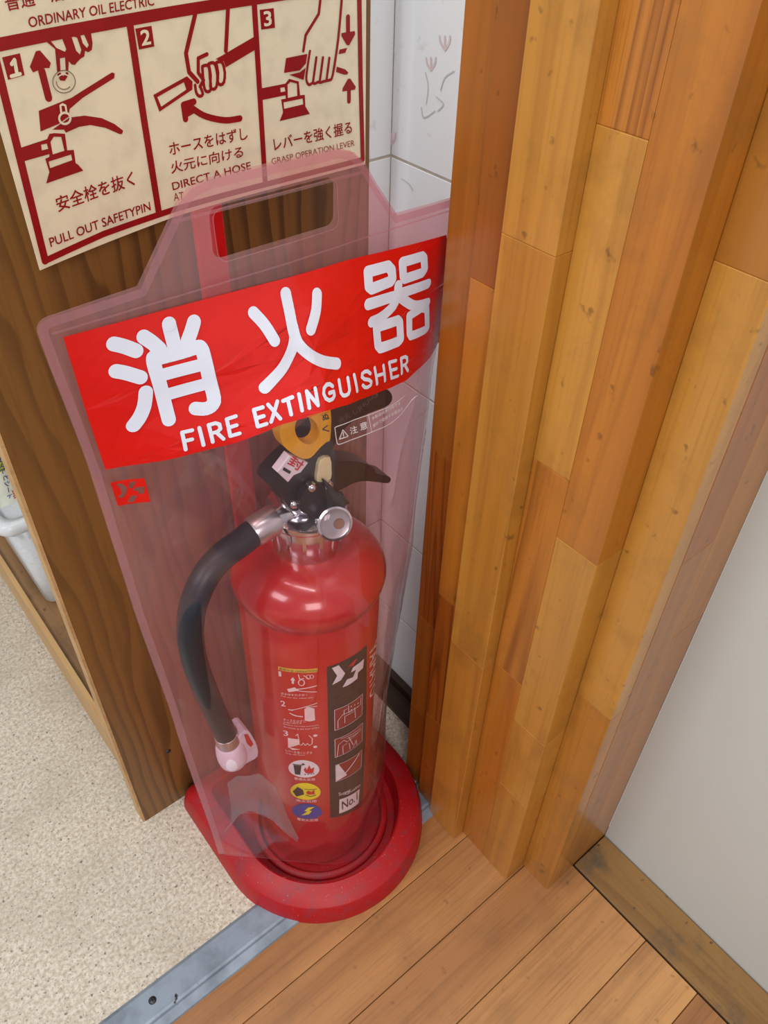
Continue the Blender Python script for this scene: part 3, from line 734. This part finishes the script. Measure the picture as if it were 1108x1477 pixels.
for q in (((518,570),(702,462),(698,600),(520,705)), ((520,765),(702,655),(698,775),(522,885)), ((525,935),(698,835),(692,950),(527,1045))):
    P4 = [c.P(k5(*p)) for p in q]; c.stroke_ab(P4, .0006, True)
c.poly([k5(*p) for p in ((528,940),(545,930),(600,1000),(530,1042))]); c.stroke([k5(560,1020), k5(680,860)], .0018)
for pl in (((540,690),(540,640),(570,600),(650,560),(655,620)), ((585,655),(585,610),(640,580)), ((610,540),(610,585),(690,530),(690,490)), ((580,600),(580,570),(600,560)),
           ((535,880),(545,800),(580,770),(600,780)), ((575,860),(572,810),(600,790)), ((620,830),(615,790)), ((640,820),(660,770),(664,800)), ((600,780),(690,700)), ((600,760),(680,712)), ((560,760),(690,690)), ((612,750),(640,800))):
    c.stroke([k5(*p) for p in pl], .0007)
for i in range(3):
    for j in range(2): c.disc_ab(c.P(k5(628+i*22, 545+j*22-i*10)), .0009, n=8)
c.build('picture_lines', M['ink_white'], lb); c = CPr(.0008)
c.poly([k5(*p) for p in ((550,1165),(683,1095),(676,1190),(549,1258))])
c.text('Super', k5(548,1148), k5(628,1115), k5(544,1120)); c.text('Quality', k5(590,1140), k5(692,1075), k5(586,1118))
c.build('label_marks', M['ink_white'], lb)
c = CPr(.0009); c.text('No.1', k5(568,1232), k5(668,1165), k5(566,1180), .01); c.build('label_number', M['label_black'], lb)
c = CPr(.0009); c.poly([k5(*p) for p in ((605,280),(650,235),(668,225),(640,275))]); 
c.build('label_accent', M['ink_red'], lb)
c = CPr(.0003)
c.text('YAMATO', k5(752,165), k5(752,505), k5(798,95), .01)
c.build('side_lettering', M['ink_pink'], ex)
c = CPr(.0004); c.poly([k5(*p) for p in ((146,280),(275,298),(407,292),(405,318),(275,322),(146,303))]); gl = c.build('gold_bar', M['ink_gold'], ex)
c = CPr(.0007); c.text('使用方法 OPERATION', k5(152,301), k5(400,314), k5(152,284)); c.build('lettering', M['label_black'], gl)
c = CPr(.0004)
c.text('1', k5(150,345), k5(167,348), k5(147,312), .01); c.build('instruction_print', M['ink_pink'], ex); c = CPr(.0004)
c.text('2', k5(165,543), k5(196,547), k5(160,508), .01); c.build('instruction_print', M['ink_pink'], ex); c = CPr(.0004)
c.text('3', k5(182,740), k5(213,744), k5(178,706), .01)
c.build('instruction_print', M['ink_pink'], ex); c = CPr(.0004)
def cc(x, y, r, w=.0006, n=14): c.stroke([k5(x+r*math.cos(2*PI*k/n), y+r*math.sin(2*PI*k/n)) for k in range(n+1)], w)
c.stroke([k5(243,392), k5(243,360)], .0022); c.poly([k5(*p) for p in ((226,372),(243,352),(260,374))])
cc(300,388,20,.001); cc(345,350,14); cc(368,348,12); c.stroke([k5(280,335), k5(288,365), k5(315,360)], .0009); c.stroke([k5(315,340), k5(350,362)], .0009)
c.stroke([k5(210,432), k5(400,408)], .0013); c.stroke([k5(260,438), k5(400,448)], .0011); c.poly([k5(*p) for p in ((205,430),(255,418),(285,440),(215,450))])
c.build('instruction_print', M['ink_pink'], ex); c = CPr(.0004)
c.stroke([k5(240,570), k5(330,548), k5(402,524)], .001); c.stroke([k5(330,552), k5(402,545)], .001); c.stroke([k5(216,568), k5(240,572)], .0016)
c.stroke([k5(225,592), k5(260,608), k5(305,614)], .0016, curve=3); c.poly([k5(*p) for p in ((320,562),(345,550),(386,560),(390,638),(355,646),(322,640))])
c.build('instruction_print', M['ink_pink'], ex); c = CPr(.0004)
c.poly([k5(*p) for p in ((210,755),(280,765),(285,800),(212,822))]); c.poly([k5(*p) for p in ((215,818),(295,832),(240,836))])
c.stroke([k5(262,742), k5(275,730), k5(285,775), k5(285,800), k5(300,805), k5(312,790), k5(325,806), k5(340,792), k5(352,806), k5(370,795), k5(372,760), k5(350,740)], .0008)
for x, y in ((392,740),(392,815)): c.disc_ab(c.P(k5(x, y)), .0022, n=8)
c.build('instruction_print', M['ink_pink'], ex); c = CPr(.0004)
c.text('安全栓を引き抜く', k5(165,466), k5(340,475), k5(165,452)); c.text('Pull out the safety pin', k5(165,482), k5(375,492), k5(165,472))
c.build('instruction_print', M['ink_pink'], ex); c = CPr(.0004)
c.text('ホースをはずし', k5(180,640), k5(330,652), k5(180,624)); c.text('火元に向ける', k5(180,656), k5(300,664), k5(180,644)); c.text('Remove the hose and point', k5(180,668), k5(412,675), k5(180,658)); c.text('the nozzle at the base of fire', k5(180,684), k5(418,690), k5(180,674))
c.build('instruction_print', M['ink_pink'], ex); c = CPr(.0004)
c.text('レバーを強くにぎる', k5(195,846), k5(370,862), k5(195,830)); c.text('Grip the lever', k5(195,862), k5(325,876), k5(195,852))
c.build('instruction_print', M['ink_pink'], ex)
for (x, y, tx) in ((320,1036,'普通火災用'), (330,1180,'油火災用'), (340,1306,'電気火災用')): c = CPr(.0004); c.text(tx, k5(x-68,y-4), k5(x+68,y+4), k5(x-68,y-20), .01); c.build('fire_type_caption', M['ink_pink'], ex)
def oval(cx, cy, rx, ry, mat, name, off=.0004):
    c = CPr(off); c.poly([k5(cx+rx*math.cos(2*PI*k/32), cy+ry*math.sin(2*PI*k/32)+rx*math.cos(2*PI*k/32)*.06) for k in range(32)]); return c.build(name, M[mat], ex)
o1 = oval(316, 962, 102, 58, 'ink_white', 'fire_type_mark'); o2 = oval(327, 1112, 100, 56, 'ink_yellow', 'fire_type_mark'); o3 = oval(337, 1245, 100, 50, 'ink_blue', 'fire_type_mark')
c = CPr(.0008); c.poly([k5(*p) for p in ((248,935),(300,940),(292,1000),(258,996))]); c.stroke([k5(245,930), k5(305,936)], .0012)
c.disc_ab(c.P(k5(312,930)), .0016, n=8)
for x in (325, 345, 365, 380): c.disc_ab(c.P(k5(x, 998-(x-325)*.1)), .0009, n=6)
c.build('mark_drawing', M['ink_black'], o1)
c = CPr(.0009); c.poly([k5(*p) for p in ((315,965),(328,950),(335,970),(352,935),(362,962),(385,950),(378,985),(350,992),(325,985))]); c.build('mark_drawing', M['ink_red'], o1)
c = CPr(.0008); c.poly([k5(*p) for p in ((243,1110),(275,1080),(310,1100),(318,1130),(268,1145))]); c.stroke([k5(322,1095), k5(360,1100), k5(400,1095)], .0008); c.stroke([k5(330,1135), k5(360,1145), k5(395,1135)], .0012); c.build('mark_drawing', M['ink_black'], o2)
c = CPr(.0009); c.poly([k5(*p) for p in ((330,1118),(345,1105),(365,1115),(385,1100),(388,1128),(345,1132))]); c.build('mark_drawing', M['ink_red'], o2)
c = CPr(.0008); c.poly([k5(*p) for p in ((388,1212),(345,1217),(318,1242),(340,1243),(298,1270),(350,1262),(370,1240),(350,1238))]); c.build('mark_drawing', M['ink_yellow'], o3)

# ------------------------------------------------------------------ clear pink cover
def lerp_tab(tab, z):
    if z <= tab[0][0]: return tab[0][1]
    for (a, va), (b, vb_) in zip(tab, tab[1:]):
        if z <= b: t = (z-a)/(b-a); t = t*t*(3-2*t)*.5+t*.5; return va+(vb_-va)*t
    return tab[-1][1]
XL = [(.0, .134), (.087, .129), (.366, .120), (.533, .1133), (.665, .111), (.774, .1045), (.9, .1045)]
XR = [(.0, .358), (.06, .362), (.19, .3715), (.30, .390), (.47, .412), (.60, .427), (.77, .431), (.9, .431)]
RF = [(.0, .080), (.38, .080), (.46, .083), (.50, .076), (.55, .062), (.60, .051), (.66, .040), (.71, .022), (.765, .004), (.8, .001), (.9, .001)]
def yseam(x, z): t = max(0, min(1, (x-.365)/.065)); return CY+.016*t*t*max(0, min(1, (.76-z)/.15))
def hull(x, z, R):
    l, r = lerp_tab(XL, z), lerp_tab(XR, z)
    out = 0
    dx = x-CX
    a = (CX-l) if dx < 0 else (r-CX); e = abs(dx)
    if a <= R*1.02: a = R*1.02
    xt = R*R/a                      # tangent point distance from the axis
    if e <= xt: out = math.sqrt(max(R*R-e*e, 0))
    else: out = math.sqrt(max(R*R-xt*xt, 0))*(a-e)/(a-xt)
    return max(out, 0)
CREASE = []
def seg_dist(x, z, P_):
    m_ = 9
    for (ax, az), (bx, bz) in zip(P_, P_[1:]):
        dx, dz = bx-ax, bz-az; t = max(0, min(1, ((x-ax)*dx+(z-az)*dz)/(dx*dx+dz*dz+1e-12))); m_ = min(m_, math.hypot(x-ax-dx*t, z-az-dz*t))
    return m_
def ysurf(x, z, front=True):
    R = lerp_tab(RF, z)
    h = hull(x, z, R)
    if front:
        wr_ = (noise.noise(Vector((x*22+z*9, z*7, 3.1)))*.0032+noise.noise(Vector((x*60-z*24, z*14, 9.7)))*.0011)*min(1, h/.03)
        cr = 0
        for c_, amp, wd in CREASE:
            if c_[0] <= x <= c_[1] and c_[2] <= z <= c_[3]:
                dd = seg_dist(x, z, c_[4])
                if dd < wd*3: cr = max(cr, amp*math.exp(-(dd/wd)**1.3))
        return yseam(x, z)-h-.0010+min(wr_, .0015)-cr
    h *= .97
    wr_ = noise.noise(Vector((x*25-z*8, z*9, 13.1)))*.003*min(1, h/.03)
    return yseam(x, z)+min(h, .092)+.0010+wr_
def inv_sheet(px, py):
    d = ray(px, py); lo, hi = .25, .50
    def g(Y): p = EYE+d*(Y/d.y); return Y-ysurf(p.x, p.z)
    a = lo
    for _ in range(40):
        m_ = (lo+hi)/2
        if g(m_) < 0: lo = m_
        else: hi = m_
    p = EYE+d*(lo/d.y); return p.x, p.z
def fwd_sheet(a, b, o): return (a, ysurf(a, b)-o, b)
cre = []
for px_, amp, wd in (([(302,668),(345,708),(385,762),(430,808),(455,842),(460,880),(453,930),(450,1010)], .0046, .0032),
                     ([(600,560),(585,610),(572,660),(562,720)], .0040, .0045), ([(612,620),(598,720),(590,800),(575,900),(560,1000)], .003, .004),
                     ([(520,690),(545,760),(556,860),(552,980)], .0014, .005), ([(150,690),(175,740),(200,800)], .002, .005)):
    q_ = [tuple(v) for v in catmull([Vector(inv_sheet(*p)) for p in px_], 6)]; xs_ = [p[0] for p in q_]; zs_ = [p[1] for p in q_]
    cre.append(((min(xs_)-.015, max(xs_)+.015, min(zs_)-.015, max(zs_)+.015, q_), amp, wd))
CREASE.extend(cre)
cov = thing('extinguisher_cover', 'translucent pink vinyl cover with red banner pulled over the extinguisher', 'cover', (CX, CY, .03))
# outline in (x, z)
def arc(c, r, a0, a1, n=6): return [(c[0]+r*math.cos(a0+(a1-a0)*k/n), c[1]+r*math.sin(a0+(a1-a0)*k/n)) for k in range(n+1)]
ZS = .776
left = [(lerp_tab(XL, .087+(.768-.087)*k/60), .087+(.768-.087)*k/60) for k in range(61)]
def zbot(x, front=True):
    t = max(0, min(1, (x-.129)/.12)); t2 = max(0, min(1, (x-.31)/.05))
    return .087*(1-t)+.030*t+.0*t2 if front else .087*(1-t)+.060*t
right = [(lerp_tab(XR, z), z) for z in [.055+(.768-.055)*k/60 for k in range(61)]]
def outline(front):
    top = arc((.1125, .768), .008, PI, PI/2, 4)[1:]
    H = [(.168, .7775), (.190, .806), (.201, .8205), (.209, .8265), (.222, .8295), (.270, .8295), (.316, .8290), (.328, .8250), (.337, .8165), (.348, .800), (.3665, .7745)]
    tr = [(.40, .774)]+arc((.4225, .766), .008, PI/2, 0, 4)
    b0 = zbot(.362, front); corner = arc((.340, b0+.024), .022, 0, -PI/2, 5)
    bt = [(x, zbot(x, front)) for x in [.335-(.335-.135)*k/30 for k in range(31)]]
    r2 = [p for p in right if p[1] > b0+.03]
    return left+top+H+tr+r2[::-1][1:]+corner+bt
def rrect(x0, x1, z0, z1, r):
    return arc((x1-r, z1-r), r, 0, PI/2, 4)+arc((x0+r, z1-r), r, PI/2, PI, 4)+arc((x0+r, z0+r), r, PI, 1.5*PI, 4)+arc((x1-r, z0+r), r, 1.5*PI, 2*PI, 4)
HOLE = rrect(.2185, .3175, .776, .808, .006)
hp_ = [onY(*p, CY) for p in ((305,298),(308,372),(487,330),(480,258))]
HOLE = rrect((hp_[0].x+hp_[1].x)/2, (hp_[2].x+hp_[3].x)/2, (hp_[1].z+hp_[2].z)/2, (hp_[0].z+hp_[3].z)/2, .006)
def inside(p, poly):
    x, y = p; c_ = False; n = len(poly)
    for i in range(n):
        x1, y1 = poly[i]; x2, y2 = poly[i-1]
        if (y1 > y) != (y2 > y) and x < (x2-x1)*(y-y1)/(y2-y1)+x1: c_ = not c_
    return c_
def dist_poly(p, poly):
    m_ = 9
    for i in range(len(poly)):
        a, b = Vector(poly[i-1]), Vector(poly[i]); d = b-a; L = d.length_squared
        t = 0 if L == 0 else max(0, min(1, (Vector(p)-a).dot(d)/L)); m_ = min(m_, (Vector(p)-a-d*t).length)
    return m_
def sheet(name, front, mat):
    ol = outline(front); pts = list(ol); n = len(pts); edges = [(i, (i+1) % n) for i in range(n)]
    k = len(pts); pts += HOLE; m_ = len(HOLE); edges += [(k+i, k+(i+1) % m_) for i in range(m_)]
    z = .033
    while z < .83:
        x = .108
        while x < .43:
            if inside((x, z), ol) and not inside((x, z), HOLE): pts.append((x+random.uniform(-.0004, .0004), z+random.uniform(-.0004,.0004)))
            x += .0036
        z += .0046
    if front:
        for c_, amp, wd in CREASE:
            for (ax, az), (bx, bz) in zip(c_[4], c_[4][1:]):
                dv = Vector((bx-ax, bz-az)); ln_ = dv.length; nn = Vector((-dv.y, dv.x))/max(ln_, 1e-9)
                for st_ in range(max(1, int(ln_/.0025))):
                    for o_ in (-2.2, -1.4, -.9, -.5, -.2, 0, .2, .5, .9, 1.4, 2.2):
                        p_ = Vector((ax, az))+dv*(st_*.0025/max(ln_, 1e-9))+nn*o_*wd
                        if inside(tuple(p_), ol) and not inside(tuple(p_), HOLE): pts.append(tuple(p_))
    V, E_, Fc, *_ = geometry.delaunay_2d_cdt([Vector(p) for p in pts], edges, [], 0, 1e-5)
    fs = []
    for f in Fc:
        c_ = sum((V[i] for i in f), Vector((0, 0)))/len(f)
        if inside(tuple(c_), ol) and not inside(tuple(c_), HOLE): fs.append(list(f))
    vs = [(v.x, ysurf(v.x, v.y, front), v.y) for v in V]
    o = mesh(name, vs, fs, mat, cov, True); return ol
ol = sheet('front_sheet', True, M['sheet']); ol2 = sheet('back_sheet', False, M['sheet_back'])
# welded seams along the edge
def edge_strip(poly, w, lo, hi, off):
    s_ = Print(inv_sheet, fwd_sheet, off, .008)
    n = len(poly); ins = []
    for i in range(n):
        a, b = Vector(poly[i-1]), Vector(poly[(i+1) % n]); t = (b-a); t = t.normalized() if t.length else Vector((1, 0))
        nn = Vector((t.y, -t.x)); q = Vector(poly[i])+nn*w
        if not inside(tuple(Vector(poly[i])+nn*.001), poly): q = Vector(poly[i])-nn*w
        ins.append(q)
    for i in range(lo, hi):
        a, b = Vector(poly[i]), Vector(poly[i+1]); s_.tri(a, b, ins[i+1]); s_.tri(a, ins[i+1], ins[i])
    return s_
nl = len(left)
s_ = edge_strip(ol, .0055, 0, nl+30, .0006); s_.build('welded_seam', M['seam'], cov)
nr0 = next(i for i, p in enumerate(ol) if i > nl+15 and p[0] > .40)
s_ = edge_strip(ol, .004, nr0, len(ol)-38, .0006); s_.build('welded_seam', M['seam'], cov)
s_ = Print(inv_sheet, fwd_sheet, .0006, .008); s_.stroke_ab([Vector((.112, .7665)), Vector((.2, .7665)), Vector((.34, .7665)), Vector((.425, .7655))], .0014)
s_.stroke_ab([Vector((.196, .811)), Vector((.336, .811))], .0022); s_.build('weld_line', M['seam'], cov)
s_ = Print(inv_sheet, fwd_sheet, .0009, .01); n = len(HOLE)
s_.stroke_ab([Vector(p) for p in HOLE], .0008, True); s_.build('hole_edge', M['seam'], cov)
s_ = Print(inv_sheet, fwd_sheet, .0005, .005); s_.stroke_ab([Vector(p) for p in ol[-37:]], .0008); s_.build('bottom_edge_highlight', M['seam'], cov)  # edge highlight of the bottom hem, drawn as a pale stroke
bm = bmesh.new(); fl = [(330,1188),(345,1172),(362,1170),(378,1174),(392,1181),(399,1188),(412,1200),(428,1212)]
ft = [(328,1130),(340,1117),(354,1118),(375,1116),(393,1130),(405,1152),(415,1177),(430,1208)]
rows = []
for t in (0, .2, .4, .6, .8, 1):
    row = []
    for k, ((x0, y0), (x1, y1)) in enumerate(zip(fl, ft)):
        px, py = x0+(x1-x0)*t, y0+(y1-y0)*t; a, b = inv_sheet(px, py)
        row.append(bm.verts.new((a, ysurf(a, b)-.0010-.0045*math.sin(t*PI)*(1-k/9)-.0012*math.sin(k*2.1+t*5), b)))
    rows.append(row)
for A, B in zip(rows, rows[1:]):
    for i in range(7): bm.faces.new((A[i], A[i+1], B[i+1], B[i]))
fo = from_bm('curled_flap', bm, M['flap'], cov, True); fo['label'] = 'crumpled greyish flap of the vinyl'
s_ = Print(inv_sheet, fwd_sheet, .0022, .004); s_.stroke([(322,1198)]+fl, .0009, curve=3); s_.build('flap_edge', M['seam'], cov)

# banner and its lettering
ba = Print(inv_sheet, fwd_sheet, .0014, .004)
bp = [(90,485),(360,413),(500,374),(642,338),(652,400),(650,470),(634,490),(618,516),(600,533),(584,548),(565,557),(532,570),(467,592),(402,612),(337,638),(240,662),(151,676),(122,590)]
ba.poly(bp); bnr = ba.build('banner', M['banner'], cov); bnr['label'] = 'opaque red banner printed on the cover'
K1 = lambda x, y: (140+x/5.54, 440+y/5.54)
K2 = lambda x, y: (340+x/6.925, 400+y/6.925)
K3 = lambda x, y: (500+x/6.925, 350+y/6.925)
t = Print(inv_sheet, fwd_sheet, .0020, .004); W1, W2, W3 = .0093, .0080, .0083
S = lambda K, pts, w, cv=3: t.stroke([K(*p) for p in pts], w, curve=cv)
S(K1, [(122,300),(200,318),(300,355)], W1); S(K1, [(140,517),(220,532),(335,567)], W1); S(K1, [(378,685),(366,790),(330,880),(278,952)], W1)
S(K1, [(360,243),(430,290),(490,345)], W1); S(K1, [(562,140),(610,330)], W1, 0); S(K1, [(762,125),(740,200),(712,275)], W1)
S(K1, [(562,905),(500,660),(438,440),(460,395),(520,378)], W1, 3); S(K1, [(490,410),(660,365),(790,325),(822,340),(840,390),(880,560),(922,730),(905,790),(850,818),(775,815)], W1, 3)
S(K1, [(500,550),(830,465)], W1*.9, 0); S(K1, [(540,705),(870,615)], W1*.9, 0)
S(K2, [(160,340),(270,460),(372,620)], W2); S(K2, [(482,148),(520,330),(552,500),(570,590),(540,720),(460,880),(360,1000),(272,1090)], W2); S(K2, [(795,155),(785,320),(733,508)], W2)
S(K2, [(552,480),(600,640),(720,760),(860,830),(995,850)], W2)
def rect_(K, p, w): t.stroke([K(*q) for q in p], w, closed=True)
rect_(K3, [(195,280),(395,225),(432,265),(440,350),(425,375),(235,450),(205,425)], W3*.98); rect_(K3, [(540,185),(735,128),(755,150),(762,255),(740,290),(565,350),(548,320)], W3*.92)
S(K3, [(200,605),(480,520),(500,500)], W3, 0); S(K3, [(500,500),(795,400)], W3*.95, 0)
S(K3, [(500,420),(490,520),(450,620),(370,700),(300,750),(235,780)], W3); S(K3, [(505,520),(580,580),(670,620),(790,590)], W3*.95)
rect_(K3, [(280,835),(490,765),(512,790),(522,950),(500,975),(320,1040),(295,1010)], W3*.95); rect_(K3, [(610,720),(740,640),(785,650),(790,840),(770,860),(628,920),(612,890)], W3*.85)
# FIRE EXTINGUISHER, strokes in a unit letter box
K4 = lambda x, y: (240+x/3.078, 500+y/3.078)
G = {'F': [[(0,0),(0,1),(.8,1)], [(0,.5),(.65,.5)]], 'I': [[(0,0),(0,1)]], 'R': [[(0,0),(0,1),(.5,1),(.75,.88),(.75,.62),(.5,.5),(0,.5)], [(.4,.5),(.8,0)]],
     'E': [[(.8,1),(0,1),(0,0),(.8,0)], [(0,.5),(.7,.5)]], 'X': [[(0,0),(.8,1)], [(0,1),(.8,0)]], 'T': [[(0,1),(.9,1)], [(.45,1),(.45,0)]], 'N': [[(0,0),(0,1),(.8,0),(.8,1)]],
     'G': [[(.8,.8),(.6,.98),(.35,1),(.1,.82),(0,.5),(.1,.18),(.35,0),(.65,.03),(.82,.2),(.82,.45),(.45,.45)]], 'U': [[(0,1),(0,.25),(.15,.05),(.4,0),(.65,.05),(.8,.25),(.8,1)]],
     'S': [[(.78,.82),(.6,.98),(.35,1),(.1,.9),(.03,.72),(.2,.56),(.6,.44),(.78,.28),(.7,.08),(.4,0),(.15,.04),(0,.2)]], 'H': [[(0,0),(0,1)], [(.8,0),(.8,1)], [(0,.5),(.8,.5)]]}
Ka = lambda x, y: (250+x/6.156, 570+y/6.156)
Kb = lambda x, y: (400+x/5.54, 500+y/5.54)
pos = [('F',Ka,97,470,65,318,88,-20), ('I',Ka,255,430,217,278,10,-3), ('R',Ka,337,402,300,252,95,-27), ('E',Ka,492,350,460,200,82,-24), ('E',Ka,735,265,700,118,78,-24), ('X',Ka,855,225,828,72,82,-28), ('T',Ka,990,176,960,40,85,-32),
       ('I',Kb,185,500,160,370,10,-3), ('N',Kb,243,480,222,347,70,-22), ('G',Kb,367,428,345,302,80,-24), ('U',Kb,500,390,478,258,68,-22), ('I',Kb,625,345,600,215,10,-3), ('S',Kb,674,324,654,196,68,-18), ('H',Kb,785,288,765,160,63,-24), ('E',Kb,900,242,880,117,52,-17), ('R',Kb,982,205,975,84,48,-22)]
for ch, KK, bx, by, tx, ty, wx, wy in pos:
    A = t.P(KK(bx, by)); C = t.P(KK(tx, ty)); B = t.P(KK(bx+wx, by+wy))
    gm = max(p[0] for st_ in G[ch] for p in st_) or 1
    for st_ in G[ch]: t.stroke_ab([A+(B-A)*(p[0]/gm)+(C-A)*p[1] for p in st_], .0027)
t.build('lettering', M['banner_white'], bnr)
# maker's mark
K8 = lambda x, y: (140+x/11.08, 660+y/11.08)
mk = Print(inv_sheet, fwd_sheet, .0006, .01)
mk.poly([K8(*p) for p in ((205,395),(750,320),(850,700),(330,770))],
        [[K8(*p) for p in ((300,420),(385,405),(480,480),(450,590),(400,640),(330,632),(385,560),(370,490))], [K8(*p) for p in ((520,385),(620,370),(560,480),(490,480))],
         [K8(*p) for p in ((600,470),(760,455),(740,570),(650,575),(660,535),(570,515))], [K8(*p) for p in ((530,610),(640,595),(580,700),(480,710))]])
mo = mk.build('maker_mark', M['banner'], cov)
# caution box
ca = Print(inv_sheet, fwd_sheet, .0008, .006); K6 = lambda x, y: (470+x/6.518, 560+y/6.518)
ca.stroke([K6(*p) for p in ((80,375),(90,358),(200,318),(400,245),(530,195),(640,140),(740,60))], .0006, curve=3)
ca.stroke([K6(*p) for p in ((80,375),(98,500),(112,520),(135,518),(260,470),(430,405),(560,350),(650,290),(740,190),(830,80),(880,10))], .0006, curve=3)
ca.stroke([K6(395,248), K6(425,402)], .0006)
ca.stroke([K6(122,472), K6(152,385), K6(204,445)], .0007, True); ca.stroke([K6(155,410), K6(160,438)], .0009); ca.stroke([K6(162,452), K6(162,453)], .0009)
ca.text('注', K6(225,430), K6(295,408), K6(215,365), .01); ca.text('意', K6(322,395), K6(386,372), K6(312,325), .01)
ca.text('本製品は屋内用です', K6(430,300), K6(700,150), K6(425,268)); ca.text('屋外で使用する場合は', K6(440,370), K6(720,200), K6(436,335))
ca.build('caution_print', M['ink_white'], cov)
print('banner z check', [tuple(round(v, 3) for v in inv_sheet(*p)) for p in ((90,485),(360,413),(642,338),(151,676),(240,662),(402,612),(532,570),(600,533))])
